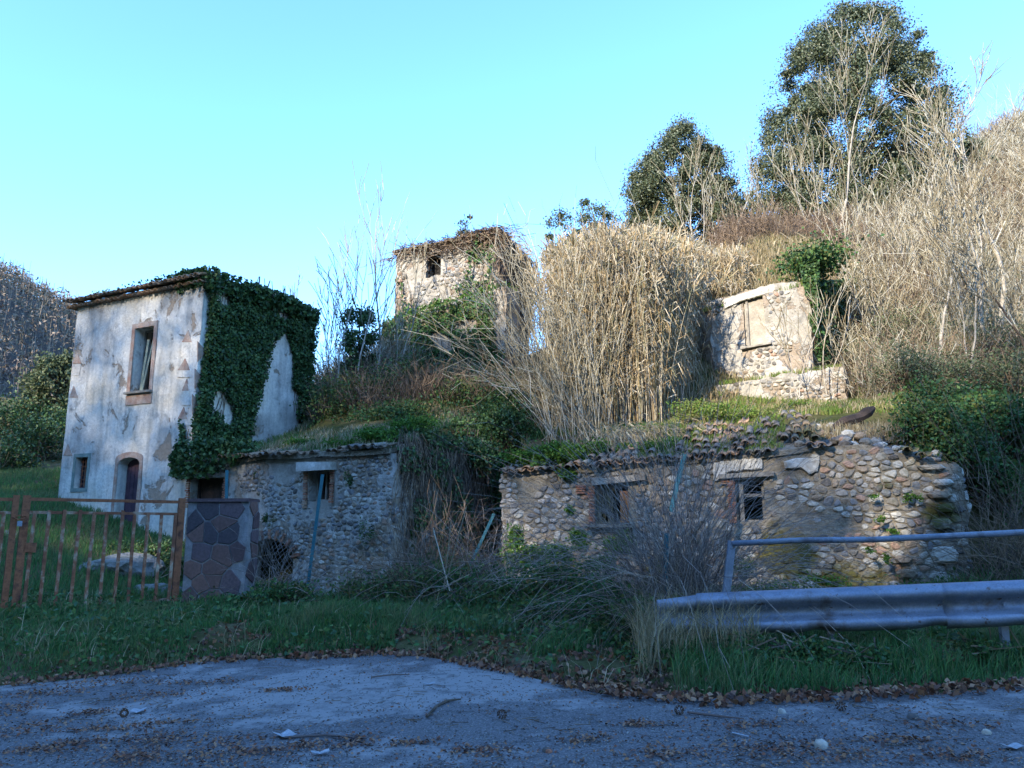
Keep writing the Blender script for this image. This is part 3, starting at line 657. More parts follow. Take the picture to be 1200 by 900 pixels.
# roof: low hip, tiles along the front eave in two courses
qs = [Vector((*c, ZT+.02)) for c in (CL, C0, CR, CB)]; ctr = sum(qs, Vector())/4; ov = [ctr+(p-ctr)*1.045 for p in qs]
roof = MB().add([*ov, *[p+Vector((0, 0, .09)) for p in ov], ctr+Vector((-.6, .3, .75)), ctr+Vector((.6, -.3, .75))], [(3,2,1,0), (0,1,5,4), (1,2,6,5), (2,3,7,6), (3,0,4,7), (4,5,9,8), (5,6,9), (6,7,8,9), (7,4,8)]).build('roof', M['mortar'], house)
tile_row(WF, -.15, WF.L+.15, ZT-.02, .20, R(2), house, .19, False, .012, .02)
tile_row(WF, -.2, WF.L+.2, ZT+.13, .30, R(12), house, .19, True, .02, .03)
tile_row(WF, -.1, WF.L+.1, ZT+.24, .02, R(14), house, .19, True, .03, .12)
tile_row(WS, .2, WS.L, ZT+.13, .14, R(12), house, .2, False, .02, .12)
MB().box(WS.pt(2.6, ZT+.42, -.5), .7, .5, .35, WS.ang, .05).build('chimney', M['terracotta'], house)

# ================================================================== low plastered range
LA = (-7.75, 18.55); LB = (-2.38, 15.5); WLo = Wall(LA, LB); ZL = 3.0
lowb = thing('outbuilding', (-5, 17.5, .3), 'low ruined outbuilding of crumbling grey plaster with an arched cellar opening behind the pillar', 'outbuilding')
a_s0, a_s1 = WLo.px(288, 660)[0], WLo.px(344, 660)[0]
larch = arch(WLo, 288, 344, 631, 658, 690, 8, .25)
lw1 = srect(WLo, 224, 560, 262, 590); lw2 = srect(WLo, 362, 552, 387, 587)
lz = WLo.px(362, 570)[1]
louter = [(0, 0), (WLo.L, 0), (WLo.L, ZL), (0, ZL)]
nb = noise_bulge(.03, 5)
wall_mesh('wall', WLo, louter, [larch, lw1, lw2], .45, M['rubble_plaster'], lowb, .13, .03, 0, 5, .02)
WR_ = Wall(LB, (-.55, 18.72)); ret_out = [(0, 0), (WR_.L, 0), (WR_.L, 3.6), (WR_.L*.5, 3.35), (0, ZL)]
wall_mesh('wall', WR_, ret_out, [], .45, M['rubble_plaster'], lowb, .16, .05, .03, 6)
# inside stays dark: a back wall coloured near black, and a roof deck
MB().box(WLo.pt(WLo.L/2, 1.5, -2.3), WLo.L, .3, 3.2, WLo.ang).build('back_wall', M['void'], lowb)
def deck(W, s0, s1, zf, zb, out, back, mat, parent, n=14, zfun=None):
    V = []; F = []
    for k in range(n+1):
        s = s0+(s1-s0)*k/n; dz = zfun(s) if zfun else 0
        for dd, z in ((out, zf), (-back*.5, (zf+zb)/2+.08), (-back, zb)):
            j = .05*mnoise.noise(Vector((s*1.3, dd, 2))); V += [W.pt(s, z+dz+j+.05, dd), W.pt(s, z+dz+j-.05, dd)]
    for k in range(n):
        b = k*6; c = b+6
        for q in (0, 2): F += [(b+q, c+q, c+q+2, b+q+2), (b+q+3, c+q+3, c+q+1, b+q+1)]
        F += [(b+1, c+1, c, b), (b+4, c+4, c+5, b+5)]
    F += [(0, 2, 4, 5, 3, 1), tuple(n*6+i for i in (1, 3, 5, 4, 2, 0))]
    return link('roof', mesh('roof', V, F, mat), None, parent)
deck(WLo, -.1, WLo.L-.05, ZL+.04, ZL+.42, .10, 2.2, M['mortar'], lowb)
tile_row(WLo, WLo.px(268, 540)[0], WLo.px(352, 540)[0], ZL+.08, .26, R(14), lowb, .19, True)
tile_row(WLo, WLo.px(268, 540)[0], WLo.px(352, 540)[0], ZL+.15, -.02, R(16), lowb, .19, True, skip=.25)
tile_row(WLo, WLo.px(408, 530)[0], WLo.px(460, 530)[0], ZL+.12, .24, R(12), lowb, .2, True)
tile_row(WLo, WLo.px(355, 535)[0], WLo.px(405, 535)[0], ZL+.08, .18, R(8), lowb, .22, True, skip=.55)
# windows of the range
wa = window(WLo, lw1, lowb, .22, 'dark_wood', label='wide opening closed with dark weathered boards'); s0, z0 = lw1[0]; s1, z1 = lw1[2]
for k in range(6): MB().box(WLo.pt(s0+.06+(s1-s0-.12)*(k+.5)/6, (z0+z1)/2, -.26), (s1-s0)/6-.015, .03, z1-z0-.08, WLo.ang, .006).build('board', M['dark_wood'], wa)
MB().bar(WLo.pt(s0-.1, z1+.05, .03), WLo.pt(s1+.15, z1+.04, .03), .10, .1, .01).build('lintel', M['wood'], wa)
bricks(WLo, s0-.14, s0-.02, z0-.1, z1+.02, .03, wa); bricks(WLo, s1+.02, s1+.16, z0-.1, z1+.02, .03, wa)
wb = window(WLo, lw2, lowb, .25, 'wood', label='narrow window under a pale stone lintel'); s0, z0 = lw2[0]; s1, z1 = lw2[2]
MB().box(WLo.pt((s0+s1)/2-.02, z1+.09, .05), s1-s0+.36, .35, .17, WLo.ang, .02).build('lintel', M['white_plaster'], wb)
MB().box(WLo.pt((s0+s1)/2+.02, (z0+z1)/2, -.2), .04, .04, z1-z0-.06, WLo.ang).build('mullion', M['wood'], wb)
for k in range(2): MB().box(WLo.pt(s0+.1+k*.16, (z0+z1)/2, -.3), .13, .02, z1-z0-.08, WLo.ang, .006).build('board', M['dark_wood'], wb)
bricks(WLo, s0-.13, s0-.015, z0-.15, z1, .03, wb); bricks(WLo, s1+.015, s1+.12, z0-.05, z1, .03, wb)
# brick ring over the arch
ac = ((larch[0][0]+larch[1][0])/2, WLo.px(300, 658)[1])
for k in range(1, 12):
    q = math.pi*k/12; r = (larch[1][0]-larch[0][0])/2+.09; hgt = (max(p[1] for p in larch)-ac[1])+.09
    o = MB().box((0, 0, 0), .07, .06, .2, 0, .006).build('brick', M['brick'], None); p = WLo.pt(ac[0]+r*math.cos(q), ac[1]+hgt*math.sin(q), .02)
    o.matrix_basis = Matrix.Translation(p) @ Matrix.Rotation(WLo.ang, 4, 'Z') @ Matrix.Rotation(math.pi/2-q, 4, 'Y'); parent_to(o, lowb)
def lkeep(s, z):
    u, v = seen(*WLo.pt(s, z)); f = mnoise.noise(Vector((s*1.1, z*1.1, 4)))
    if u > 385: return f > -.8 if v < 640 else f > -.5
    return f > -.02
cl = voronoi([(0, .05), (WLo.L-.02, .05), (WLo.L-.02, ZL-.05), (0, ZL-.05)], [larch, lw1, [(lw2[0][0]-.14, lw2[0][1]-.1), (lw2[1][0]+.13, lw2[1][1]-.1), (lw2[2][0]+.2, lw2[2][1]+.2), (lw2[3][0]-.2, lw2[3][1]+.2)]], .085, 1.4, drop=.3, keep=lkeep, gap=.84)
lay_stones(WLo, cl, .022, lowb, limit=260, surf=lambda s, z: -.005+.06*mnoise.noise(Vector((s*1.3+35, z*1.3, 5))), order=lambda s, z: s)
cl = voronoi([(0.02, .05), (WR_.L, .05), (WR_.L, 3.2), (0.02, ZL-.1)], [], .10, 1.35, keep=lambda s, z: mnoise.noise(Vector((s, z, 9))) > -.05, gap=.82)
lay_stones(WR_, cl, .025, lowb, limit=40, surf=lambda s, z: .1*mnoise.noise(Vector((s*1.3+42, z*1.3, 6))))

# ================================================================== fieldstone range on the right
RA = (-.18, 16.5); RB = (8.05, 13.8); WQ = Wall(RA, RB)
stoneb = thing('stone_building', (4, 16, .4), 'long low ruined building of rounded fieldstones with two dark windows behind the guardrail', 'building')
topq = WQ.pp([(588, 556), (640, 552), (700, 550), (760, 544), (850, 538), (905, 532), (960, 524), (1010, 520), (1045, 528), (1085, 540), (1124, 548)])
qouter = [(0, 0), (WQ.L, 0)] + [(min(p[0], WQ.L), p[1]) for p in topq[::-1]]; qouter[-1] = (0, topq[0][1]); qouter[2] = (WQ.L, topq[-1][1])
qw1 = srect(WQ, 699, 569, 737, 614); qw2 = srect(WQ, 864, 562, 896, 612); qhole = srect(WQ, 628, 663, 664, 679)
wall_mesh('wall', WQ, qouter, [qw1, qw2, qhole], .5, M['mortar'], stoneb, .14, .03, .015, 8, .02)
WQe = Wall(RB, (9.1, 17.0)); wall_mesh('wall', WQe, [(0, 0), (WQe.L, 1), (WQe.L, 3.6), (0, topq[-1][1])], [], .5, M['mortar'], stoneb, .2, .06, .02, 9)
WQl = Wall((.95, 19.9), RA); wall_mesh('wall', WQl, [(0, .4), (WQl.L, 0), (WQl.L, topq[0][1]), (0, 3.5)], [], .45, M['rubble_plaster'], stoneb, .2, .05, .02, 10)
MB().box(WQ.pt(WQ.L/2, 1.6, -2.4), WQ.L-1.2, .3, 3.0, WQ.ang).build('back_wall', M['void'], stoneb)  # near-black colour keeps the inside dark behind the windows
def qtop(s):
    return float(np.interp(s, [p[0] for p in topq], [p[1] for p in topq]))
deck(WQ, .0, WQ.px(950, 520)[0], 0, .75, .05, 2.5, M['mortar'], stoneb, 20, qtop)
def ex(P, a): return [(P[0][0]-a, P[0][1]-a*.6), (P[1][0]+a, P[1][1]-a*.6), (P[2][0]+a, P[2][1]+a), (P[3][0]-a, P[3][1]+a)]
def qkeep(s, z):
    u, v = seen(*WQ.pt(s, z)); f = mnoise.noise(Vector((s*.9, z*.9, 14)))
    if 908 < u < 955 and 592 < v < 645: return f > .15          # mossy smooth patch
    if 960 < u < 1010 and 590 < v < 625: return f > .1
    if u < 700: return f > -.5
    if 845 < u < 950 and v < 560: return False                   # white plaster under the eave
    return f > -.75
cl = voronoi([(0.03, .1), (WQ.L-.05, .1)] + [(min(p[0], WQ.L-.05), p[1]-.05) for p in topq[::-1]], [ex(qw1, .08), ex(qw2, .08), ex(qhole, .06)], .104, 1.35, drop=.36, keep=qkeep, gap=.88)
# bigger stones to the right
lay_stones(WQ, cl, .036, stoneb, limit=300, flat=.74, surf=lambda s, z: -.01+.06*mnoise.noise(Vector((s*1.3+56, z*1.3, 8))), order=lambda s, z: (1+s*.12)*(1 if z > .7 else .4))
cl = voronoi([(0.03, .3), (WQe.L, 1), (WQe.L, 3.4), (0.03, 2.5)], [], .13, 1.4, gap=.86); lay_stones(WQe, cl, .035, stoneb, limit=40, surf=lambda s, z: .12*mnoise.noise(Vector((s*1.3+63, z*1.3, 9))))
cl = voronoi([(0.0, .5), (WQl.L-.03, .1), (WQl.L-.03, 2.5), (0, 3.3)], [], .12, 1.4, gap=.84); lay_stones(WQl, cl, .05, stoneb, limit=30, surf=lambda s, z: .1*mnoise.noise(Vector((s*1.3+70, z*1.3, 10))))
# corner blocks of the right end
for k, (u, v, a, b) in enumerate([(1104, 566, .36, .12), (1100, 580, .44, .13), (1106, 596, .30, .16), (1102, 614, .34, .2), (1106, 650, .42, .3), (1100, 676, .34, .2), (1090, 548, .5, .1), (1062, 672, .36, .16), (1058, 655, .3, .14)]):
    s, z = WQ.px(u, v); P = [(s-a/2, z-b/2), (s+a/2, z-b/2), (s+a/2, z+b/2), (s-a/2, z+b/2)]; V, F = stone_geo(P, (s, z), .12, flat=.75)
    ob = link('stone', mesh('stone', [(WQ.t*v_[0]+WQ.n*v_[2]).to_tuple()+(v_[1],) for v_ in V], F, M['stone'], False)); ob.location = WQ.pt(s, z, .03); parent_to(ob, stoneb)
# white render left under the eaves
def patch(W, pts, d, mat, name, parent, depth=.03, jit=.015):
    P = densify(W.pp(pts), .07, jit); n = len(P); c = (sum(p[0] for p in P)/n, sum(p[1] for p in P)/n)
    V = [W.pt(*p, -.01) for p in P]+[W.pt(p[0], p[1], d+random.uniform(-.008, .008)) for p in P]+[W.pt(c[0]+(p[0]-c[0])*.85, c[1]+(p[1]-c[1])*.85, d+.02+random.uniform(-.008, .008)) for p in P]+[W.pt(*c, d+.025)]
    F = [(i, (i+1) % n, n+(i+1) % n, n+i) for i in range(n)]+[(n+i, n+(i+1) % n, 2*n+(i+1) % n, 2*n+i) for i in range(n)]+[(2*n+i, 2*n+(i+1) % n, 3*n) for i in range(n)]
    return link(name, mesh(name, V, F, M[mat]), None, parent)
patch(WQ, [(836, 542), (892, 536), (893, 549), (868, 552), (842, 554), (839, 564), (836, 562)][::-1], .05, 'white_plaster', 'plaster_patch', stoneb)
patch(WQ, [(918, 541), (938, 537), (960, 538), (958, 552), (948, 556), (938, 548), (920, 549)][::-1], .06, 'white_plaster', 'plaster_patch', stoneb)
0 and patch(WQ, [(965, 526), (990, 524), (984, 534), (968, 536)][::-1], .06, 'white_plaster', 'plaster_patch', stoneb)
0 and patch(WQ, [(906, 598), (930, 592), (950, 600), (958, 628), (955, 652), (930, 660), (905, 645)][::-1], .035, 'moss', 'moss_patch', stoneb)
0 and patch(WQ, [(1085, 585), (1118, 580), (1122, 602), (1095, 606)][::-1], .10, 'moss', 'moss_patch', stoneb)
# windows
wq = window(WQ, qw1, stoneb, .22, 'wood', label='window opening hung with dead vines and a rotten orange board'); s0, z0 = qw1[0]; s1, z1 = qw1[2]
MB().bar(WQ.pt(s0-.06, z1+.07, .04), WQ.pt(s1+.36, z1+.15, .05), .22, .13, .012).build('lintel', M['wood'], wq)
MB().box(WQ.pt(s1-.1, (z0+z1)/2-.04, -.1), .19, .04, z1-z0-.14, WQ.ang, .012).build('board', M['orange_wood'], wq)
MB().box(WQ.pt((s0+s1)/2, z0-.04, .04), s1-s0+.2, .3, .07, WQ.ang, .015).build('sill', M['mortar'], wq)
bricks(WQ, s0-.16, s0-.02, z0-.02, z1, .035, wq, .06, .17); bricks(WQ, s0-.42, s0-.2, z1-.16, z1-.0, .035, wq, .045, .24)
sg = []
for k in range(34):
    a = rng.uniform(s0+.02, s0+.38); p = np.array(WQ.pt(a, z1-.02, .0)); d = rng.uniform(-.3, .35)
    for j in range(5): q = np.array(WQ.pt(a+d*(j+1)/5*rng.uniform(.5, 1.2)*.5, z1-(z1-z0)*(j+1)/5, rng.uniform(-.08, .05))); sg.append([*p, *q, .005, .004]); p = q
npobj('dead_vine', prisms(sg), M['dry'], wq)
wq2 = window(WQ, qw2, stoneb, .2, 'wood', label='open window frame with a single crossbar'); s0, z0 = qw2[0]; s1, z1 = qw2[2]
MB().bar(WQ.pt(s0-.32, z1+.06, .05), WQ.pt(s1+.2, z1+.10, .05), .2, .09, .01).build('lintel', M['wood'], wq2)
MB().box(WQ.pt(s0+.08, (z0+z1)/2, -.08), .08, .09, z1-z0-.02, WQ.ang, .004).build('jamb', M['wood'], wq2)
MB().box(WQ.pt((s0+s1)/2+.05, z0+(z1-z0)*.63, -.1), s1-s0-.16, .05, .06, WQ.ang, .004).build('crossbar', M['wood'], wq2)
bricks(WQ, s0-.17, s0-.02, z0-.02, z1-.02, .035, wq2, .042, .17); bricks(WQ, s0-.3, s0-.04, z1-.09, z1+.0, .05, wq2, .045, .24)
# roof tiles: eave course, then broken courses up the slope
def uq(u, v=540): return WQ.px(u, v)[0]
tile_row(WQ, uq(592), uq(664), 0, .2, R(12), stoneb, .17, True, .02, .06, lambda s: qtop(s)+.03)
tile_row(WQ, uq(668), uq(905), 0, .22, R(15), stoneb, .17, True, .04, .05, lambda s: qtop(s)+.06)
for r in range(1, 7): tile_row(WQ, uq(690 if r < 3 else 800), uq(958), 0, .2-.36*r, R(17), stoneb, .18, True, .05, .35 if r < 3 else .5, lambda s, r=r: qtop(s)+.1+.135*r)
tile_row(WQ, uq(950), uq(975), 0, .25, R(10), stoneb, .2, True, .03, .0, lambda s: qtop(s)+.02)
tile_row(WQ, uq(1062), uq(1085), 0, .3, R(8), stoneb, .2, True, .03, .0, lambda s: qtop(s)+.03)
# rubble of the collapsed roof between wall and terrace
for k in range(130):
    u = rng.uniform(925, 1110); s, _ = WQ.px(u, 530); d = -rng.uniform(.0, 2.2); z = qtop(min(max(s, 0), WQ.L))+.25*(-d)+rng.uniform(-.1, .1); r = rng.uniform(.05, .15)
    P = [(r*math.cos(a)*rng.uniform(.8, 1.3), r*math.sin(a)*.75) for a in np.arange(0, 6.28, .9)]; V, F = stone_geo(P, (0, 0), r*.8)
    ob = link('stone', mesh('stone', [(WQ.t*v_[0]+WQ.n*v_[2]).to_tuple()+(v_[1],) for v_ in V], F, M['stone'], False)); ob.location = WQ.pt(s, z, d); parent_to(ob, stoneb)

# charred log on the rubble
p0, p1, p2, p3 = G(972, 505, 15.6), G(990, 494, 15.6), G(1008, 489, 15.7), G(1024, 478, 15.8)
lg = thing('charred_log', p1, 'short black charred log lying on the rubble above the stone wall', 'log')
MB().tube([p0, p0.lerp(p1, .5), p1, p2, p2.lerp(p3, .5), p3], [.05, .085, .11, .10, .12, .05], 7).build('log', M['dark_wood'], lg)
MB().tube([p2, p2+Vector((.05, 0, -.18))], [.05, .03], 6).build('branch_stub', M['dark_wood'], lg, True)

# ================================================================== tower on the slope
TA = (-4.33, 27.5); TB = (-.5, 25.5); TC = (.65, 28.9); TD = (-3.2, 30.9); WT = Wall(TA, TB); WT2 = Wall(TB, TC); ZTT = 11.55
tower = thing('ruined_tower', (-1.9, 28, 6), 'square ruined tower house with one small window wrapped in dead vines on the slope', 'tower')
tw = srect(WT, 499, 297, 517, 324)
wall_mesh('wall', WT, [(-.12, 5), (WT.L+.05, 5), (WT.L, ZTT-.1), (WT.L*.6, ZTT+.12), (0, ZTT)], [tw], .5, M['rubble_plaster'], tower, .2, .06, .03, 12, .05)
wall_mesh('wall', WT2, [(0, 5), (WT2.L, 6), (WT2.L, ZTT-.3), (0, ZTT)], [], .5, M['rubble_plaster'], tower, .25, .05, .03, 13)
for A_, B_ in ((TC, TD), (TD, TA)): W_ = Wall(A_, B_); wall_mesh('wall', W_, [(0, 5), (W_.L, 5), (W_.L, ZTT), (0, ZTT)], [], .5, M['rubble_plaster'], tower, .5, .05)
q = [Vector((*c, ZTT)) for c in (TA, TB, TC, TD)]; ctr = sum(q, Vector())/4
MB().add([*[ctr+(p-ctr)*1.05 for p in q], *[ctr+(p-ctr)*1.05+Vector((0, 0, .12)) for p in q], ctr+Vector((.3, -.3, .55))], [(3,2,1,0), (0,1,5,4), (1,2,6,5), (2,3,7,6), (3,0,4,7), (4,5,8), (5,6,8), (6,7,8), (7,4,8)]).build('roof', M['mortar'], tower)
tile_row(WT, 0, WT.L, ZTT+.02, .18, R(4), tower, .22, True, .02, .1)
twn = window(WT, tw, tower, .2, 'dark_wood'); MB().box(WT.pt((tw[0][0]+tw[1][0])/2, (tw[0][1]+tw[2][1])/2, -.48), .9, .04, 1.2, WT.ang).build('dark_backing', M['void'], twn)  # near-black panel behind the window, interior darkness put in its colour
cl = voronoi([(0.03, 6.6), (WT.L-.03, 6.6), (WT.L-.03, ZTT-.12), (0.03, ZTT-.12)], [ex(tw, .05)], .13, 1.3, keep=lambda s, z: mnoise.noise(Vector((s*.8, z*.8, 21))) > -.2, gap=.82)
lay_stones(WT, cl, .03, tower, limit=220, surf=lambda s, z: .12*mnoise.noise(Vector((s*1.3+84, z*1.3, 12))))
# ledge and lower battered wall under it
WT3 = Wall((-4.7, 27.0), (-.2, 24.7)); wall_mesh('buttress', WT3, [(0, 4.5), (WT3.L, 4.5), (WT3.L, 9.45), (WT3.L*.5, 9.1), (0, 8.75)], [], 1.0, M['rubble_plaster'], tower, .22, .06, .05, 15)

# ================================================================== small walled-up ruin upper right
NA = (6.05, 22.5); NB = (8.42, 21.0); NC = (11.0, 24.6); WN = Wall(NA, NB); WN2 = Wall(NB, NC); WN3 = Wall((4.4, 25.6), NA)
ruin = thing('walled_up_ruin', (8.5, 22.8, 5), 'small roofless stone ruin with a walled-up window and grass on top', 'ruin')
ntop = WN.pp([(840, 352), (868, 343), (903, 333), (930, 330), (957, 330)]); ZN = ntop[-1][1]
nout = [(0, 4.2), (WN.L, 4.2), (WN.L, ntop[-1][1])]+[(max(0, min(WN.L, p[0])), p[1]) for p in ntop[-2::-1]]; nout[-1] = (0, ntop[0][1])
nw = srect(WN, 872, 347, 896, 406)
wall_mesh('wall', WN, nout, [nw], .5, M['rubble_plaster'], ruin, .13, .05, .03, 16, .015)
MB().box(WN.pt((nw[0][0]+nw[1][0])/2, (nw[0][1]+nw[2][1])/2, -.14), nw[1][0]-nw[0][0]-.01, .12, nw[2][1]-nw[0][1]-.01, WN.ang, .0).build('blocking', M['old_render'], ruin)
MB().bar(WN.pt(nw[0][0]-.12, nw[0][1]-.03, .06), WN.pt(nw[1][0]+.18, nw[0][1]+.02, .06), .14, .05, .006).build('sill', M['wood'], ruin)
MB().box(WN.pt(nw[0][0]+.09, (nw[0][1]+nw[2][1])/2, -.04), .07, .05, nw[2][1]-nw[0][1]-.03, WN.ang, .004).build('jamb', M['wood'], ruin)
patch(WN, [(848, 352), (868, 345), (903, 335), (914, 334), (905, 343), (895, 346), (870, 353), (850, 362)][::-1], .05, 'white_plaster', 'plaster_patch', ruin)
wall_mesh('wall', WN2, [(0, 4.2), (WN2.L, 6), (WN2.L, 9.5), (0, ZN)], [], .5, M['rubble_plaster'], ruin, .25, .05, .03, 17)
wall_mesh('wall', WN3, [(0, 5), (WN3.L, 4.2), (WN3.L, ntop[0][1]), (0, 8.6)], [], .5, M['rubble_plaster'], ruin, .25, .08, .04, 18)
cl = voronoi([(0.03, 5), (WN.L-.03, 5), (WN.L-.03, ZN-.06), (0.03, ntop[0][1]-.06)], [ex(nw, .1)], .105, 1.3, keep=lambda s, z: mnoise.noise(Vector((s*.9, z*.9, 24))) > .02, gap=.82)
lay_stones(WN, cl, .022, ruin, limit=200, surf=lambda s, z: .1*mnoise.noise(Vector((s*1.3+112, z*1.3, 16))))
WN4 = Wall((5.9, 21.9), (8.9, 20.2)); wall_mesh('terrace_wall', WN4, [(0, 3.8), (WN4.L, 3.8), (WN4.L, 5.75), (0, 5.55)], [], .9, M['rubble_plaster'], ruin, .16, .05, .05, 19)
cl = voronoi([(0.03, 4.2), (WN4.L-.03, 4.2), (WN4.L-.03, 5.65), (0.03, 5.5)], [], .10, 1.3, keep=lambda s, z: mnoise.noise(Vector((s*.9, z*.9, 25))) > -.15, gap=.8)
lay_stones(WN4, cl, .025, ruin, limit=120, surf=lambda s, z: .1*mnoise.noise(Vector((s*1.3+133, z*1.3, 19))))
for k in range(26):
    s = rng.uniform(-.6, WN.L); d = -rng.uniform(.2, 2.2); z = ZN-.15+.1*(s-WN.L)+.38*(-d)+rng.uniform(-.1, .15); r = rng.uniform(.08, .22)
    P = [(r*math.cos(a)*rng.uniform(.8, 1.3), r*math.sin(a)*.7) for a in np.arange(0, 6.28, .9)]; V, F = stone_geo(P, (0, 0), r*.7)
    ob = link('stone', mesh('stone', [(WN.t*v_[0]+WN.n*v_[2]).to_tuple()+(v_[1],) for v_ in V], F, M['stone'], False)); ob.location = WN.pt(s, z, d); parent_to(ob, ruin)

# ================================================================== gate, cladded pillar, guardrail, posts
GL = (-7.95, 12.5); GRt = (-5.95, 14.0); WG = Wall(GL, GRt)
gate = thing('iron_gate', (-7, 13.2, .2), 'rusty iron gate leaf of upright bars chained to its neighbour beside the slab-clad pillar', 'gate', 'rusty gate leaves')
def gbot(s): return .16+.16*s/WG.L
def gate_leaf(root, s0, s1, n, post0, post1):
    ztop = 2.02
    for s, wd in post0+post1: MB().box(WG.pt(s, (gbot(s)-.1+ztop+.03)/2, 0), wd, .08, ztop+.13-gbot(s), WG.ang, .003).build('gate_post', M['rust'], root)
    MB().bar(WG.pt(s0, ztop-.03, .0), WG.pt(s1, ztop-.04, 0), .045, .05, .002).build('top_rail', M['rust'], root)
    MB().bar(WG.pt(s0, ztop-.24, -.02), WG.pt(s1, ztop-.25, -.02), .03, .045, .002).build('middle_rail', M['peel'], root)
    MB().bar(WG.pt(s0, gbot(s0)-.02, -.02), WG.pt(s1, gbot(s1)-.02, -.02), .03, .045, .002).build('bottom_rail', M['peel'], root)
    bm = mesh('bar', *(lambda b: (b.v, b.f))(MB().box((0, 0, .82), .052, .022, 1.64, WG.ang, .003)), M['peel'])
    for k in range(n):
        s = s0+(s1-s0)*(k+.62)/(n+.1); o = link('bar', bm, None, None); o.location = WG.pt(s, gbot(s)-.05, .01); o.scale.z = (ztop-.17-gbot(s)+random.uniform(-.02, .03))/1.64
        o.rotation_euler = (0, random.uniform(-.012, .012), 0); parent_to(o, root)
gate_leaf(gate, .10, WG.L, 11, [(.12, .11)], [(WG.L, .11)])
MB().box(WG.pt(.24, 1.22, .02), .16, .07, .15, WG.ang, .006).build('lock_box', M['rust'], gate)
ch = MB().tube([WG.pt(-.05, 1.70, .06), WG.pt(.02, 1.66, .075), WG.pt(.10, 1.68, .07), WG.pt(.13, 1.72, .06), WG.pt(.03, 1.73, .06), WG.pt(-.05, 1.70, .06)], .010, 5).build('chain', M['rust'], gate)
MB().box(WG.pt(.05, 1.60, .10), .07, .035, .08, WG.ang, .004).build('padlock', M['galv'], ch)
gate2 = thing('iron_gate', WG.pt(-1, .2), 'second rusty gate leaf cut by the left edge of the picture', 'gate', 'rusty gate leaves')
gate_leaf(gate2, -2.3, -.06, 10, [(-2.3, .1)], [(-.03, .09)])
# pillar
PA = (-5.85, 14.05); PB = (-4.72, 13.95); WP = Wall(PA, PB)
pil = thing('gate_pillar', (-5.3, 14.2, .2), 'square gate pillar clad in dark purple-brown crazy paving with pale joints', 'pillar')
wall_mesh('core', WP, [(0, 0), (WP.L, 0), (WP.L, 2.0), (0, 2.0)], [], .45, M['joint'], pil, .2, .003)
WP2 = Wall(PB, (PB[0]+.05, PB[1]+.44))
cl = voronoi([(0.02, .02), (WP.L-.02, .02), (WP.L-.02, 1.97), (0.02, 1.97)], [], .27, 1.15, drop=.22, gap=.93)
def clip(P, x1, z1): return [(min(max(p[0], .012), x1-.012), min(max(p[1], .0), z1-.008)) for p in P]
for W_, cells, L_ in ((WP, cl, WP.L), (WP2, voronoi([(0.02, .02), (.42, .02), (.42, 1.97), (0.02, 1.97)], [], .27, 1.1, drop=.1, gap=.9), .44)):
    for c, P in cells:
        P = clip(P, L_, 2.0); n = len(P)
        V = [(W_.t*(p[0]-c[0])+W_.n*d).to_tuple()+(p[1]-c[1],) for d in (0, .012) for p in P]
        V += [(W_.t*(p[0]-c[0])*.95+W_.n*.018).to_tuple()+((p[1]-c[1])*.95,) for p in P]
        F = [tuple(range(2*n, 3*n))]+[(r*n+i, r*n+(i+1) % n, (r+1)*n+(i+1) % n, (r+1)*n+i) for r in (0, 1) for i in range(n)]
        o = link('slab', mesh('slab', V, F, M['porphyry'])); o.location = W_.pt(*c, .004); parent_to(o, pil)
MB().box(WP.pt(WP.L/2, 2.02, -.2), WP.L+.02, .5, .05, WP.ang, .008).build('cap', M['porphyry'], pil)

# guardrail
grd = thing('guardrail', (5, 8.8, 0), 'blue-grey steel crash barrier with a tubular handrail along the right of the road', 'guardrail')
def gp(u, v, Y): return G(u, v, Y)
def rail_at(t):      # t along, 0 at the left end; centre line of the beam
    a = gp(770, 722, 9.32); b = gp(1200, 707, 8.3); return a.lerp(b, t)
prof = [(-.045, .215), (.03, .20), (.085, .165), (.095, .12), (.065, .08), (-.02, .055), (-.045, 0), (-.02, -.055), (.065, -.08), (.095, -.12), (.085, -.165), (.03, -.20), (-.045, -.215)]
def beam(t0, t1, n, name, flat=False, zs=1.0, off=0, dips=()):
    V = []; F = []; d = (rail_at(1)-rail_at(0)); nn = Vector((d.y, -d.x, 0)).normalized(); m = len(prof)
    for i in range(n+1):
        t = t0+(t1-t0)*i/n; c = rail_at(t); k = 1.0
        if flat: k = .15+.85*max(0, min(1, (t-t0)/(t1-t0)))**1.2
        for side in (0, -.007):
            for (x, z) in prof:
                dz = 0
                for (tc, wd, am) in dips: 
                    if z < -.1: dz += am*math.exp(-((t-tc)/wd)**2)
                V.append(c + nn*(x*k+side+off) + Vector((0, 0, z*zs*(1 if not flat else .85+.25*k)+dz)))
    for i in range(n):
        a = i*2*m; b = a+2*m
        for j in range(m-1): F += [(a+j, a+j+1, b+j+1, b+j), (a+m+j+1, a+m+j, b+m+j, b+m+j+1)]
        F += [(a+m, a, b, b+m), (a+m-1, a+2*m-1, b+2*m-1, b+m-1)]
    F += [(j, m+j, m+j+1, j+1) for j in range(m-1)]; e = n*2*m; F += [(e+j+1, e+m+j+1, e+m+j, e+j) for j in range(m-1)]
    return link(name, mesh(name, V, F, M['galv'], True), None, grd)
beam(.12, .86, 40, 'beam', zs=1.1, dips=((.46, .03, .03), (.78, .04, .035), (.3, .05, .015)))
beam(.80, 2.1, 30, 'beam', zs=1.1, off=.012, dips=((1.0, .05, .02),))
beam(0, .135, 10, 'end_terminal', True, .95, -.012)
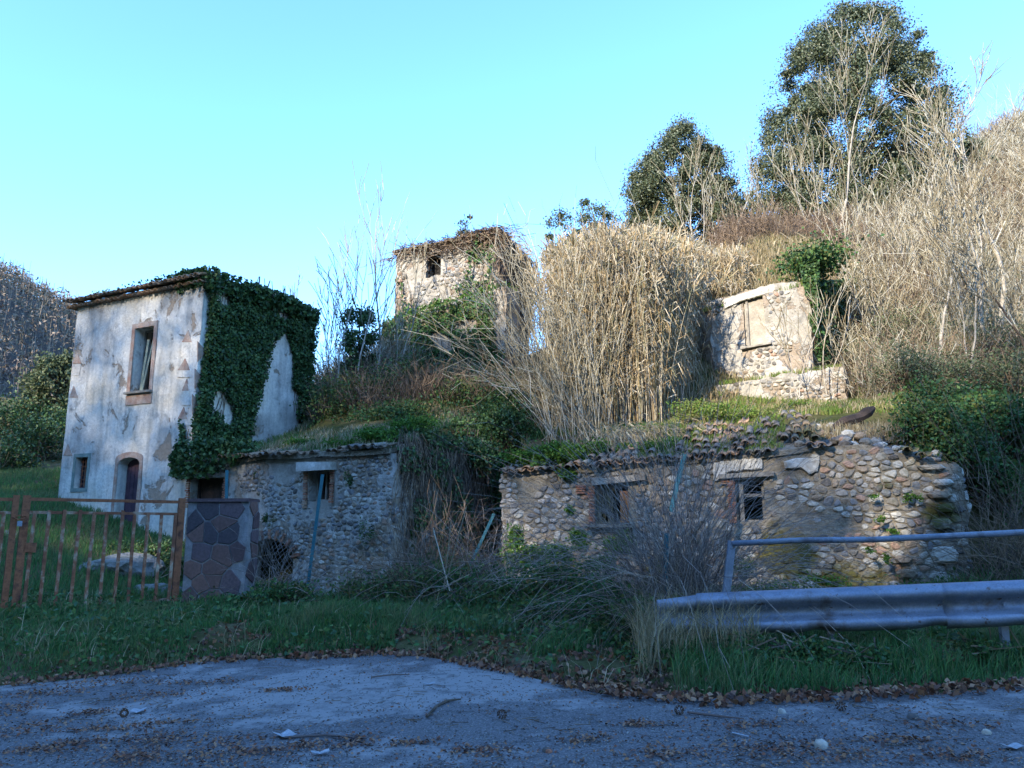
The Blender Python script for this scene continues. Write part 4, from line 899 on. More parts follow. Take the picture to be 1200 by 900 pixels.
def bolt(t, z, p): 
    c = rail_at(t); d = (rail_at(1)-rail_at(0)); nn = Vector((d.y, -d.x, 0)).normalized(); MB().tube([c+nn*.0+Vector((0, 0, z)), c+nn*.05+Vector((0, 0, z))], .02, 6).build('bolt', M['galv'], p)
for t in (.81, .84): bolt(t, .12, grd); bolt(t, -.12, grd)
for t in (.5, .95, 1.5): bolt(t, 0, grd)
h0 = gp(858, 637, 9.17); h1 = gp(1200, 625, 8.36); hd_ = (h1-h0)
hr = MB().tube([h0+hd_*k*.25+Vector((0, 0, .012*math.sin(k*2.1))) for k in range(0, 10)], .034, 10).build('handrail', M['rail_paint'], grd, True)
bolt_n = Vector((rail_at(1).y-rail_at(0).y, -(rail_at(1).x-rail_at(0).x), 0)).normalized()
for t, ps in ((.2135, h0), (1.45, h0+hd_*1.55)):
    c = rail_at(t); top = Vector((ps.x, ps.y, ps.z+.03)); b_ = Vector((c.x-.0+.0, c.y+.12, c.z+.12))
    MB().bar(top-bolt_n*.01, b_, .085, .05).build('handrail_post', M['galv'], grd)
for t in (.06, .5, .95, 1.5):
    c = rail_at(t)-bolt_n*.09; MB().box((c.x, c.y, (c.z+.15+(-.2))/2), .07, .10, c.z+.35, math.atan2(hd_.y, hd_.x)).build('beam_post', M['galv'], grd)

def post(pts, label, r=.035, Ys=None, grp=None):
    o = MB()
    a, b = pts; o.bar(a, b, r*1.9, r*1.4); ob = o.build('metal_post', M['teal']); tag(ob, label, 'post', grp); return ob
post((G(360, 693, 15.3), G(378, 556, 15.1)), 'tall teal post leaning right in front of the narrow window of the plaster outbuilding', .03)
post((G(265, 600, 15.8), G(266, 551, 15.8)), 'short upright teal post showing above the slab-clad pillar', .028)
post((G(551, 662, 14.0), G(579, 602, 14.0)), 'blue-teal post leaning steeply right in the dark gap between the two low buildings', .028)
post((G(786, 600, 13.2), G(802, 532, 13.2)), 'teal post leaning right against the stone wall between its two windows', .035)
post((G(780, 700, 10.5), G(781, 625, 10.5)), 'thin upright teal post sunk in the dead bramble at the end of the guardrail', .03)
# wire netting across the arch
net = MB(); s0, s1 = a_s0-.08, a_s1+.12; z0, z1 = .25, 1.55; st = .11
def nw_(s, z): return WLo.pt(s, z, .12+.05*math.sin(s*7+z*5)+.04*math.sin(z*9))
k = s0-(z1-z0)
segs = []
while k < s1:
    for dirn in (1, -1):
        prev = None; z = z0
        while z <= z1:
            s = k+(z-z0)*.8 if dirn == 1 else k+(z1-z0)*.8-(z-z0)*.8+.0
            q = nw_(s, z) if s0 <= s <= s1 else None
            if q and prev: segs.append([*prev, *q, .0055, .0055])
            prev = q; z += .1
    k += st
nt_ = npobj('wire_netting', prisms(segs), M['wire']); tag(nt_, 'sagging rusty wire netting stretched across the arched cellar opening', 'netting')

# ================================================================== bare trees and saplings
def bare(base, H, lean=(0, 0), r0=.04, nb=7, spread=.6, seed=0, levels=3, bend=.12, up=.5, start=.25):
    rg = random.Random(seed); segs = []
    def grow(p, d, L, r, lv):
        n = max(3, int(L/.35)) if lv == 0 else 4 if lv < 3 else 2; n = min(n, 14); pts = [p]; q = p.copy(); dd = d.copy()
        for i in range(n):
            dd = (dd + Vector((rg.gauss(0, bend), rg.gauss(0, bend), rg.gauss(0, bend*.5)+up*.06))).normalized(); nq = q+dd*L/n
            ra = r*(1-i/n*.85); rb = r*(1-(i+1)/n*.85); segs.append([*q, *nq, max(ra, .004), max(rb, .003), lv]); q = nq; pts.append(q)
        if lv >= levels: return
        m = nb if lv == 0 else max(2, int(nb*.6))
        for k in range(m):
            f = start+(1-start)*(k+rg.random())/m if lv == 0 else .15+.8*rg.random(); i = min(len(pts)-2, int(f*n)); b = pts[i].lerp(pts[i+1], f*n-i)
            a = rg.uniform(0, 6.28); side = Vector((math.cos(a), math.sin(a), 0)); e = (d*(1-spread*.55)+side*spread+Vector((0, 0, up*.5))).normalized()
            grow(b, e, L*(.62-.34*f if lv == 0 else rg.uniform(.35, .55)), r*(1-f*.75)*.5, lv+1)
    grow(Vector(base), Vector((lean[0], lean[1], 1)).normalized(), H, r0, 0)
    return np.array(segs)
def sapling(name, label, cat, u0, v0, u1, v1, Y, r0, mat='bark', tmat='twig', grp=None, stems=1, nb=8, spread=.55, seed=0, levels=3, minr=None, dz=.15, leafy=0, lm='bramble', up=.5, start=.25, bend=.1):
    b = G(u0, v0, Y); b.z = b.z-dz; top = G(u1, v1, Y); root = thing(name, b, label, cat, grp); tr = []; tw_ = []; LV = []
    for s in range(stems):
        off = Vector((random.uniform(-.25, .25), random.uniform(-.25, .25), 0))*(0 if stems == 1 else min(1.5, stems*.25)); d = top-b; H = d.length*(1 if s == 0 else random.uniform(.6, .95))
        L = (d.x/max(d.z, .1)+(0 if s == 0 else random.uniform(-.3, .3)), random.uniform(-.1, .1))
        g = bare(b+off, H, L, r0*(1 if s == 0 else .7), nb, spread, seed*31+s, levels, bend, up, start)
        tr.append(g[g[:, 8] == 0]); tw_.append(g[g[:, 8] > 0])
    tr = np.concatenate(tr); tw_ = np.concatenate(tw_); mr = minr or Y*.00042
    tr[:, 6:8] = np.maximum(tr[:, 6:8], mr*1.3); tw_[:, 6:8] = np.maximum(tw_[:, 6:8], mr)
    npobj('trunk', prisms(tr[:, :8], 5), M[mat], root, True); tag(npobj('branches', prisms(tw_[:, :8], 3), M[tmat], root), kind='stuff')
    if leafy:
        e = tw_[rng.integers(0, len(tw_), leafy), 3:6]+rng.normal(size=(leafy, 3))*.08; npobj('foliage', leaves(e, .09 if Y < 30 else .12, .2, .6), M[lm], root)
    return root
SAP = [  # u0 v0 u1 v1 Y r stems label
 (400,480,352,295,22.5,.035,1,'thin bare sapling bending left just behind the ivy-clad house'),
 (418,475,408,265,23,.035,2,'pair of slender bare saplings reaching above the bushes left of the tower house'),
 (440,475,432,240,23.5,.045,2,'tallest bare sapling on the skyline left of the tower house'),
 (452,480,449,305,24,.03,2,'short bare sapling close against the left edge of the tower house'),
 (385,470,372,340,24.5,.03,3,'clump of low bare shoots beside the back corner of the house')]
for k, (a, b, c, d, Y, r, st_, lb) in enumerate(SAP): sapling('sapling', lb, 'sapling', a, b, c, d, Y, r, grp='bare saplings between house and tower', stems=st_, seed=k+1, nb=6, spread=.32, levels=2)
SAP = [(985,318,982,92,29,.07,1,'tall pale bare tree standing right in front of the big holm oak'),
 (962,322,930,158,28.5,.05,2,'pale bare tree leaning left below the big holm oak'),
 (1002,322,1045,170,29.5,.05,2,'pale bare tree leaning right at the foot of the big holm oak'),
 (925,312,898,205,30,.04,2,'low bare tree at the left edge of the big holm oak'),
 (815,318,790,190,30,.045,3,'bare many-stemmed tree in front of the small holm oak'),
 (850,312,858,200,30.5,.04,2,'thin bare tree between the two holm oaks'),
 (878,305,880,225,31,.035,2,'small bare tree before the blue sky gap between the holm oaks')]
for k, (a, b, c, d, Y, r, st_, lb) in enumerate(SAP): sapling('bare_tree', lb, 'tree', a, b, c, d, Y, r, grp='bare trees in front of the holm oaks', stems=st_, seed=k+11, nb=8, spread=.42, minr=.009, levels=3 if st_ == 1 else 2)
SAP = [(1165,425,1082,205,20,.085,1,'pale bare birch-like tree leaning left on the right hillside'),
 (1168,425,1188,140,20.5,.085,1,'upright pale bare tree near the right edge of the picture'),
 (1120,400,1085,240,24,.045,2,'bare tree in the scrub left of the leaning birch'),
 (1060,400,1050,225,25,.045,3,'bare many-stemmed tree above the right end of the ruin'),
 (1030,430,1018,300,22.5,.035,3,'low bare shoots just right of the ivy-topped ruin'),
 (1215,440,1150,310,18,.05,1,'dark leaning sapling at the far right above the bramble'),
 (1225,330,1160,175,30,.05,2,'bare tree high on the brown hillside at the right edge'),
 (1100,420,1120,215,19.5,.045,1,'slender pale bare tree between the ruin and the leaning birch'),
 (1140,425,1150,250,19,.03,2,'short pale double-stemmed bare tree beside the leaning birch'),
 (1075,290,1100,130,33,.05,2,'bare tree against the sky right of the big holm oak'),
 (1140,240,1165,95,40,.06,2,'bare treetop against the sky near the upper right corner')]
for k, (a, b, c, d, Y, r, st_, lb) in enumerate(SAP): sapling('bare_tree', lb, 'tree', a, b, c, d, Y, r, mat='dark_bark' if 'dark' in lb else 'bark', grp='bare trees on the right hillside', stems=st_, seed=k+31, nb=9, spread=.5, minr=.009, levels=3 if st_ == 1 else 2)
SAP = [(973,455,962,330,20,.022,2,'thin pale forked sapling in front of the ivy on the ruin'),
 (935,470,922,350,19.6,.014,2,'dead grey stems in front of the walled-up window ruin')]
for k, (a, b, c, d, Y, r, st_, lb) in enumerate(SAP): sapling('sapling', lb, 'sapling', a, b, c, d, Y, r, grp='saplings before the ruin', stems=st_, seed=k+51, nb=5, spread=.5, levels=2)
# arching leafless shrub at the left of the reeds
b = G(675, 512, 18.6); root = thing('arching_shrub', b, 'large leafless shrub of long arching shoots fanning left from the foot of the reeds', 'shrub'); S_ = []
for k in range(170):
    lean = rng.uniform(-1.05, .3) if k < 85 else rng.uniform(-.55, .1); H = rng.uniform(2.2, 6.3)*(1-.12*abs(lean))
    bb = b+Vector((rng.uniform(-.7, .9), rng.uniform(-.5, .9), -.3)); p = np.array(bb); d = np.array([lean*.6, rng.uniform(-.25, .3), 1.]); d /= np.linalg.norm(d); n = 9; r = rng.uniform(.006, .014)
    for i in range(n):
        d = d+np.array([lean*.055, rng.normal()*.03, -.05*abs(lean)+rng.normal()*.03]); d /= np.linalg.norm(d); q = p+d*H/n; S_.append([*p, *q, r*(1-i/n*.6), r*(1-(i+1)/n*.6)])
        if i > 2 and rng.random() < .75:
            e = d+rng.normal(size=3)*.45; e /= np.linalg.norm(e); t_ = q+e*rng.uniform(.3, 1.1); S_.append([*q, *t_, .008, .006]); S_.append([*t_, *(t_+e*.3+rng.normal(size=3)*.12), .007, .005])
        p = q
npobj('shoots', prisms(S_), M['twig'], root)

# ---- leafy trees
def crown_pts(shape, n, clumps, cr, squash=.75):
    """shape: list of (height, rx, ry, dx, dy) rings; leaf clumps spread through the volume, mostly near the outside"""
    hs = [s[0] for s in shape]; P = []
    mxr = max(s_[1] for s_ in shape)
    for k in range(clumps):
        z = rng.uniform(hs[0], hs[-1])
        while rng.random() > (np.interp(z, hs, [s_[1] for s_ in shape])/mxr)**1.5+.08: z = rng.uniform(hs[0], hs[-1])
        rx, ry, dx, dy = (np.interp(z, hs, [s[j] for s in shape]) for j in (1, 2, 3, 4)); a = rng.uniform(0, 6.283); r = rng.uniform(.25, 1.12)**.5
        c = np.array([dx+math.cos(a)*rx*r, dy+math.sin(a)*ry*r, z]); rr = cr*rng.uniform(.45, 1.35); m = int(n/clumps*rng.uniform(.5, 1.5))
        q = rng.normal(size=(m, 3)); q /= np.linalg.norm(q, axis=1, keepdims=True); q *= np.clip(np.abs(rng.normal(.66, .30, (m, 1))), 0, 1.25)*rr; q[:, 2] *= squash; P.append(c+q)
    return np.concatenate(P)
def leafy_tree(name, label, cat, base, shape, n, clumps, cr, leaf, mat, tr=.2, grp=None, up=.35):
    root = thing(name, base, label, cat, grp); B = np.array(base); H = shape[-1][0]
    sg = []; p = B+[0, 0, -.5]
    for i in range(7):
        z = (i+1)/7*H*.85; q = B+[np.interp(z, [s[0] for s in shape], [s[3] for s in shape])*.9+rng.normal()*.05*H/10, rng.normal()*.05, z]; r = tr*(1-i/7); sg.append([*p, *q, r, max(.03, tr*(1-(i+1)/7))]); 
        for k in range(4):
            zz = q[2]-B[2]; rx = np.interp(zz+H*.08, [s[0] for s in shape], [s[1] for s in shape]); a = rng.uniform(0, 6.28); e = q+np.array([math.cos(a)*rx*.8, math.sin(a)*rx*.8, H*.09+rng.uniform(0, .1)*H]); m = (q+e)/2+[0, 0, -.02*H]; sg.append([*q, *m, r*.45, r*.3]); sg.append([*m, *e, r*.3, .02])
        p = q
    npobj('trunk', prisms(sg, 6), M['dark_bark'], root, True)
    P = crown_pts(shape, n, clumps, cr)+B; npobj('crown', leaves(P, leaf, up, .55), M[mat], root); return root
def gb(u, v, Y): p = G(u, v, Y); return p
b = G(1000, 292, 38); b.z = tz(b.x, b.y); hh = G(990, 12, 38).z-b.z
def hz_(v): return G(1000, v, 38).z-b.z
def xx(u, v): return G(u, v, 38).x-b.x
def ring(u0, u1, v): a_, c_ = xx(u0, v), xx(u1, v); return (hz_(v), (c_-a_)/2, (c_-a_)/2*.8, (a_+c_)/2, 0)
leafy_tree('holm_oak', 'tallest dark evergreen tree on the ridge at the upper right', 'tree', b, [ring(895, 1060, 275), ring(890, 1090, 235), ring(893, 1098, 190), ring(905, 1104, 135), ring(918, 1080, 85), ring(940, 1065, 48), ring(972, 1040, 22), ring(985, 1000, 8)], 190000, 520, .80, .125, 'oak', .4)
b = G(800, 292, 36); b.z = tz(b.x, b.y)
def hz_(v): return G(800, v, 36).z-b.z
def xx(u, v): return G(u, v, 36).x-b.x
leafy_tree('holm_oak', 'smaller cone-shaped evergreen tree left of the tall one on the skyline', 'tree', b, [ring(740, 862, 285), ring(738, 862, 250), ring(742, 855, 215), ring(762, 838, 182), ring(780, 815, 160), ring(793, 802, 146)], 90000, 260, .62, .11, 'oak', .25)
for (u, v, Y, w_, h_, lb) in ((875,290,42,3.0,4.0,'dark low evergreen filling the gap between the two holm oaks'),(1125,230,46,4.2,5.2,'dark round evergreen on the slope right of the tall holm oak'),(1080,270,40,3.4,4.2,'dark evergreen under the right side of the tall holm oak')):
    b = G(u, v, Y); b.z = tz(b.x, b.y); leafy_tree('evergreen_tree', lb, 'tree', b, [(.4, w_*.4, w_*.4, 0, 0), (h_*.4, w_*.55, w_*.5, 0, 0), (h_*.8, w_*.35, w_*.3, 0, 0), (h_, .3, .3, 0, 0)], 7000, 45, .6, .2, 'oak', .15, 'low evergreens on the ridge')
b = G(683, 330, 31); b.z = tz(b.x, b.y); H = G(683, 240, 31).z-b.z
leafy_tree('greygreen_bush', 'rounded grey-green tree showing just above the reeds on the skyline', 'tree', b, [(H*.35, .9, .8, 0, 0), (H*.6, 1.5, 1.2, 0, 0), (H*.88, 1.4, 1.1, 0, 0), (H, .7, .6, 0, 0)], 14000, 60, .4, .10, 'olive', .12)
b = G(52, 520, 34); b.z = tz(b.x, b.y)
leafy_tree('greygreen_bush', 'pale grey-green bushy tree left of the plastered house', 'tree', b, [(.3, 1.1, 1.0, .3, 0), (2.2, 1.3, 1.1, .4, 0), (G(55, 440, 34).z-b.z, 1.0, .9, .4, 0), (G(55, 418, 34).z-b.z, .5, .5, .6, 0)], 12000, 75, .55, .16, 'olive', .15)
b = G(545, 270, 27.5); b.z = ZTT+.2
leafy_tree('sapling_on_roof', 'small leafy evergreen sapling growing on top of the tower house', 'sapling', b, [(.1, .12, .12, -.2, 0), (.55, .34, .3, 0, 0), (1.05, .28, .25, .05, 0), (1.3, .12, .1, .1, 0)], 650, 16, .2, .1, 'oak', .025)
b = G(418, 470, 23.5); b.z = tz(b.x, b.y)
leafy_tree('evergreen_bush', 'dark green upright bush among the bare saplings left of the tower house', 'bush', b, [(.2, .45, .4, 0, 0), (1.5, .55, .5, 0, 0), (G(416, 352, 23.5).z-b.z, .3, .3, 0, 0)], 6000, 40, .3, .10, 'ivy', .06)

# ---- reeds
def reeds(name, label, spots, mat, leafn=9):
    segs = []; LV = []
    for x, y, H in spots:
        z = tz(x, y)-.15; l = rng.normal(size=2)*.06; p = np.array([x, y, z]); d = np.array([l[0], l[1], 1.]); n = 5; r = .013
        for i in range(n):
            q = p+d*H/n; segs.append([*p, *q, r, r*.85]); r *= .85; d = d+[l[0]*.3, l[1]*.3, 0]; p = q
            if i >= 1:
                for k in range(int(leafn/4)+1):
                    a = rng.uniform(0, 6.28); f = rng.random(); bs = p-d*H/n*f; L = rng.uniform(.25, .6); m = bs+[math.cos(a)*L*.5, math.sin(a)*L*.5, .12]; e = m+np.array([math.cos(a)*L*.3, math.sin(a)*L*.3, -L*.65]); wv = rng.uniform(.006, .012); LV.append([*bs, *m, wv, wv]); LV.append([*m, *e, wv, .003])
        for k in range(14 if rng.random() < .6 else 4): e = p+rng.normal(size=3)*[.10, .10, .15]+[l[0], l[1], .02]; LV.append([*(p+[0, 0, -.25*rng.random()]), *e, .008, .013])
    return cat_mesh([prisms(segs), ribbons(LV)])
sp = []
while len(sp) < 2700:
    Y = rng.uniform(19.2, 27); u = rng.uniform(648, 812); f = (Y-19.2)/7.8
    if rng.random() > 1-.3*f or u > 768+(Y-19.2)*16 or (u < 672 and rng.random() < .5): continue
    p = G(u, 400, Y); z = tz(p.x, p.y); vt = np.interp(u, [630, 660, 700, 760, 800, 850], [330, 290, 276, 270, 285, 300])+rng.uniform(-6, 60)
    H = G(u, vt, Y).z-z
    if H > .8: sp.append((p.x, p.y, min(H, 6.6)))
o = npobj('reed_bed', reeds('r', '', sp, 'reed'), M['reed']); tag(o, 'tall dense stand of dry tan giant reeds in the middle of the slope', 'reeds', kind='stuff')
sp = []
while len(sp) < 1300:
    Y = rng.uniform(24, 31.5); u = rng.uniform(762, 880); p = G(u, 400, Y); z = tz(p.x, p.y); vt = np.interp(u, [770, 800, 850, 900], [275, 288, 293, 288])+rng.uniform(-5, 40); H = G(u, vt, Y).z-z
    if .3 < H < 5: sp.append((p.x, p.y, H))
o = npobj('reed_bed', reeds('r', '', sp, 'reed', 6), M['reed']); tag(o, 'lower dry reeds and tan grass along the crest behind the walled-up ruin', 'reeds', kind='stuff')

# ---- scattered growth
def scatter(n, u0, u1, Y0, Y1, test=None, power=1.0):
    out = []
    tries = 0
    while len(out) < n and tries < n*30:
        tries += 1; Y = Y0+(Y1-Y0)*rng.random()**power; x = (rng.uniform(u0, u1)-600)/900*Y
        out.append((x, Y))
    a = np.array(out); z = terrain(a[:, 0], a[:, 1]); P = np.column_stack([a, z])
    if test is not None: P = P[test(P)]
    return P
def inside_building(P):                # keeps plants out of walls
    x, y = P[:, 0], P[:, 1]; m = np.zeros(len(P), bool)
    for poly in ([CL, C0, CR, CB], [LA, LB, (-.7, 18.9), (-5.4, 21.5)], [RA, RB, (9.2, 17), (.9, 19)], [TA, TB, TC, TD], [NA, NB, (9.6, 22.6), (7.2, 23.2)], [PA, PB, (-4.7, 14.4), (-5.8, 14.5)]):
        for i in range(len(P)):
            if not m[i] and inpoly(x[i], y[i], poly): m[i] = True
    return m
def uv(P):
    dz = P[:, 2]-CAMH; f = P[:, 1]*CT+dz*ST; up = -P[:, 1]*ST+dz*CT; return 600+900*P[:, 0]/f, 450-900*up/f
def off_road(P): return P[:, 1] > edge_y(P[:, 0])+.05
# twig thickets
def thicket(n, height, seed, spread=.5, segsper=5, rad=.35, droop=0.0, r=.006):
    S_ = []
    for k in range(n):
        p = np.append(rng.normal(size=2)*rad, -.1); d = np.append(rng.normal(size=2)*spread, 1.); L = height*rng.uniform(.45, 1.15)
        for i in range(segsper):
            d = d/np.linalg.norm(d)+rng.normal(size=3)*.14-[0, 0, droop]; q = p+d*L/segsper; S_.append([*p, *q, r*(1-.12*i), r*(.9-.12*i)])
            if i > 0:
                e = d/np.linalg.norm(d)+rng.normal(size=3)*.55; S_.append([*q, *(q+e*L*.18), r*.7, r*.5])
            p = q
    return np.array(S_)
def plant_thickets(name, label, cat, pts, protos, mat, scl=(.7, 1.3), rfun=None, kind='stuff'):
    out = []
    for p in pts:
        T = protos[rng.integers(len(protos))]; a = rng.uniform(0, 6.28); c, s = math.cos(a), math.sin(a); k = rng.uniform(*scl); Rm = np.array([[c, s, 0], [-s, c, 0], [0, 0, 1]])
        q = T.copy(); q[:, :3] = T[:, :3]@Rm*k+p; q[:, 3:6] = T[:, 3:6]@Rm*k+p; q[:, 6:8] = np.maximum(T[:, 6:8]*k, p[1]*.00025); out.append(q)
    o = npobj(name, ribbons(np.concatenate(out)), M[mat]); return tag(o, label, cat, kind=kind)
T_tan = [thicket(34, 1.9, k) for k in range(5)]; T_low = [thicket(40, .9, k, 1.1, 4, .4, .12) for k in range(5)]; T_tan2 = [thicket(26, 3.0, k, .35, 6, .5) for k in range(4)]
P = scatter(360, 990, 1290, 19, 62, lambda P: ~inside_building(P) & (uv(P)[0] > np.interp(P[:, 1], [19, 26, 34, 62], [1015, 1020, 985, 1000])), 1.25)
plant_thickets('hillside_scrub', 'dense leafless tan scrub covering the steep hillside on the right', 'scrub', P, T_tan, 'twig', (.5, 1.05))
P = scatter(380, 1000, 1290, 19, 60, lambda P: ~inside_building(P) & (fbm(P[:, 0], P[:, 1], 4, 2) > -.1)); plant_thickets('hillside_scrub', 'brown leafless scrub in darker patches on the right hillside', 'scrub', P, T_tan, 'brown_twig', (.5, 1.1))
P = scatter(60, 1000, 1280, 20, 40, lambda P: ~inside_building(P)); plant_thickets('tall_scrub', 'taller pale leafless shoots rising out of the right hillside scrub', 'scrub', P, T_tan2, 'twig', (.6, 1.0))
P = scatter(240, 860, 1110, 26, 36, lambda P: ~inside_building(P)); plant_thickets('ridge_scrub', 'brown leafless scrub below the holm oaks', 'scrub', P, T_tan, 'brown_twig', (.35, .75))
P = scatter(330, 370, 640, 20.5, 30, lambda P: ~inside_building(P) & ((uv(P)[0] < 455) | (P[:, 1] > 29.5) | (P[:, 1] < 22))); plant_thickets('slope_scrub', 'brown leafless scrub on the slope around the tower house', 'scrub', P, T_tan, 'brown_twig', (.3, .7))
P = scatter(60, 365, 455, 24, 32, lambda P: ~inside_building(P)); plant_thickets('pale_scrub', 'pale leafless scrub between the house and the tower', 'scrub', P, T_tan, 'twig', (.6, 1.1))
# leafy masses: (u, v, Y, width, height, depth, n, leaf, material)
def leaf_mass(name, label, cat, blobs, mat, leaf, up=.3, twigs=True, kind='stuff', tmat='brown_twig'):
    V = []; sg = []
    for (u, v, Y, w_, h_, d_, n) in blobs:
        c = G(u, v, Y); k = max(4, int(n/110)); m = int(n/k)
        for i in range(k):
            q = rng.normal(size=3); q /= np.linalg.norm(q); q = q*[w_/2, d_/2, h_/2]*rng.uniform(.3, 1); e = rng.normal(size=(m, 3))*[w_*.14, d_*.14, h_*.15]; cc = np.array(c)+q; V.append(cc+e)
            for j in range(5): sg.append([*(np.array(c)-[0, 0, h_*.4]+rng.normal(size=3)*.2), *(cc+e[j]), .008, .005])
    V = np.concatenate(V); g = terrain(V[:, 0], V[:, 1]); V = V[V[:, 2] > g]
    root = thing(name, G(*blobs[0][:3]), label, cat)
    tag(npobj('foliage', leaves(V, leaf, up, .6), M[mat], root), kind='stuff')
    if twigs: tag(npobj('stems', ribbons(sg), M[tmat], root), kind='stuff')
    return root
leaf_mass('bramble_bush', 'dark shaded bramble heap on the slope below the tower house', 'bramble', [(430,470,21.5,2.4,1.5,1.8,6000),(490,452,22,2.0,1.6,1.6,6000),(380,480,22.5,1.5,1.3,1.5,3500),(540,470,21,2,1.3,1.5,5000),(590,478,20,1.6,1.2,1.3,4000),(470,490,20,2.4,.8,1.4,4500)], 'bramble', .085)
leaf_mass('ivy_heap', 'dark ivy heap overhanging the back of the recess between the two low buildings', 'ivy', [(520,505,18.9,1.7,.7,1,4500),(590,500,18.9,1.5,1.0,1,5500),(570,560,18.6,.7,1.6,.5,3500),(590,600,18.4,.6,1.0,.5,2000),(545,540,18.9,.8,.8,.5,2500),(500,520,17.2,1.2,.45,.8,3500),(480,512,16.4,.8,.3,.8,2000),(560,530,17.8,1.0,.8,.7,3000)], 'ivy', .075)
leaf_mass('bramble_bush', 'green bramble thicket spilling over the right end of the stone wall', 'bramble', [(1085,498,14.8,1.4,.8,1,4500),(1120,520,14.5,1.3,1.0,1,5000),(1150,490,15.2,1.3,1.0,1.2,4500),(1100,470,16.2,1.6,.8,1.2,3500),(1170,560,14.6,.9,1.2,.8,2500),(1200,500,15.2,1.4,1.3,1,3500)], 'bramble', .08)
leaf_mass('bramble_bush', 'dull olive bramble bank above the green thicket at the right', 'bramble', [(1060,430,18.5,1.8,1,1.4,3000),(1120,440,18,2,1.1,1.4,3500),(1190,440,17.5,2,1.2,1.4,3500),(1150,400,20,2.4,1.2,1.5,2500),(1060,385,22,2.4,1.3,1.5,2500),(1230,400,19,2,1.5,1.5,2500)], 'olive', .06)
leaf_mass('fern_clump', 'fresh green leafy plants on the eave at the left of the stone building', 'plant', [(615,538,16.5,.8,.4,.5,1800),(652,532,16.3,1.0,.5,.5,2800),(692,530,16.4,.8,.4,.5,1800),(665,553,16.0,.4,.3,.3,600),(725,528,16.6,.6,.3,.5,900)], 'fresh', .07, twigs=False)
leaf_mass('weed_clump', 'bright green weeds growing on the tiles by the leaning post', 'plant', [(780,525,16,.9,.3,.5,1500),(800,520,16.4,.9,.3,.5,1000),(735,525,16.4,.4,.2,.3,400)], 'fresh', .06, twigs=False)
leaf_mass('weed_clump', 'round green weed rooted at the foot of the stone wall below the first window', 'plant', [(680,633,14.9,.42,.34,.25,900),(606,628,15.6,.4,.5,.3,1100),(655,650,14.9,.8,.3,.3,900),(700,660,14.3,.7,.3,.3,800),(610,655,15.2,.7,.6,.4,1500),(640,645,15,.7,.35,.3,900),(725,640,14.2,.6,.4,.3,900),(670,600,15.3,.25,.2,.12,200)], 'fresh', .06, twigs=False)
leaf_mass('wall_weeds', 'small green weed tufts rooted in the joints of the stone wall', 'plant', [(1023,582,14,.2,.12,.12,140),(1030,607,14,.24,.14,.12,170),(1045,623,14,.3,.1,.12,140),(1070,585,13.9,.3,.2,.15,260),(1018,645,13.9,.26,.1,.12,120),(1040,655,13.9,.14,.2,.12,140),(900,690,13.9,1.1,.3,.3,700),(960,685,13.7,.9,.3,.3,600),(870,660,14,.6,.5,.3,700),(1075,690,13.2,1,.25,.3,500)], 'fresh', .045, twigs=False)
leaf_mass('wall_weeds', 'dark green tufts hanging from the plaster of the outbuilding', 'plant', [(315,567,17.3,.4,.25,.12,220),(303,558,17.4,.2,.2,.1,120),(312,610,17.2,.35,.3,.12,240),(340,600,17,.2,.14,.1,90),(352,560,17,.22,.35,.12,160),(330,583,17.1,.3,.12,.1,90),(430,620,15.6,.4,.5,.15,260),(410,560,16,.3,.4,.12,180)], 'ivy', .045, twigs=False)
leaf_mass('dark_shrub', 'dark low shrubs on the grass bank left of the house', 'bush', [(10,500,30,3.5,2.2,2,4500),(45,515,28,2.4,1.6,1.5,3500),(0,540,26,2.2,1.4,1.5,3000),(65,500,31,1.8,1.6,1.5,2000)], 'ivy', .11)
# weeds along the foot of the low walls
leaf_mass('nettle_bed', 'dense dark nettles and brambles along the foot of the low walls', 'weeds', [(330,695,13.6,1.2,.4,.6,1600),(440,700,13.5,1.6,.6,.8,3500),(520,700,13.2,1.6,.8,.8,4500),(600,705,12.6,1.6,.8,.9,5000),(530,665,14.8,1.6,.5,.8,1500),(660,700,12.2,1.6,.9,.9,5500),(720,720,11,1.5,.8,.9,5000),(770,735,10.2,1.2,.7,.7,4000),(560,745,11.3,1.6,.35,.7,2500),(660,750,10.6,1.8,.4,.7,3500),(480,685,14,1.2,.6,.6,2500),(640,725,11.5,1.6,.7,.8,3500),(300,705,13.4,.8,.4,.4,1200)], 'bramble', .065)
leaf_mass('ground_ivy', 'dark ground ivy and weeds under the guardrail beam', 'weeds', [(800,770,8.9,.9,.3,.5,1800),(870,765,8.7,1.0,.28,.5,1600),(940,765,8.5,1.0,.25,.5,1400),(1010,770,8.3,.9,.22,.5,1200),(760,775,9.2,.8,.3,.5,1700),(1150,760,8.4,.9,.14,.5,700)], 'bramble', .05)
# dead bramble tangles
def tangle(name, label, c, n, size, mat, lean=(0, 0), r=.006, sp=.42):
    S_ = []
    for k in range(n):
        p = np.array(c)+rng.normal(size=3)*[size[0]*.32, size[1]*.32, 0]; p[2] = tz(p[0], p[1]); d = np.array([rng.normal()*sp+lean[0], rng.normal()*sp*.7+lean[1], rng.uniform(.6, 1.2)]); L = size[2]*rng.uniform(.5, 1.5); m = 8; g = rng.uniform(.08, .32)
        for i in range(m):
            d = d/np.linalg.norm(d)+rng.normal(size=3)*.10-[0, 0, g]; q = p+d*L/m*1.3
            S_.append([*p, *q, r*(1-i*.07), r*(.93-i*.07)]); p = q
            if rng.random() < .3: e = d+rng.normal(size=3)*.6; S_.append([*q, *(q+e*.16), r*.5, r*.4])
    o = npobj(name, prisms(S_), M[mat]); tag(o, label, 'bramble', kind='stuff'); return o
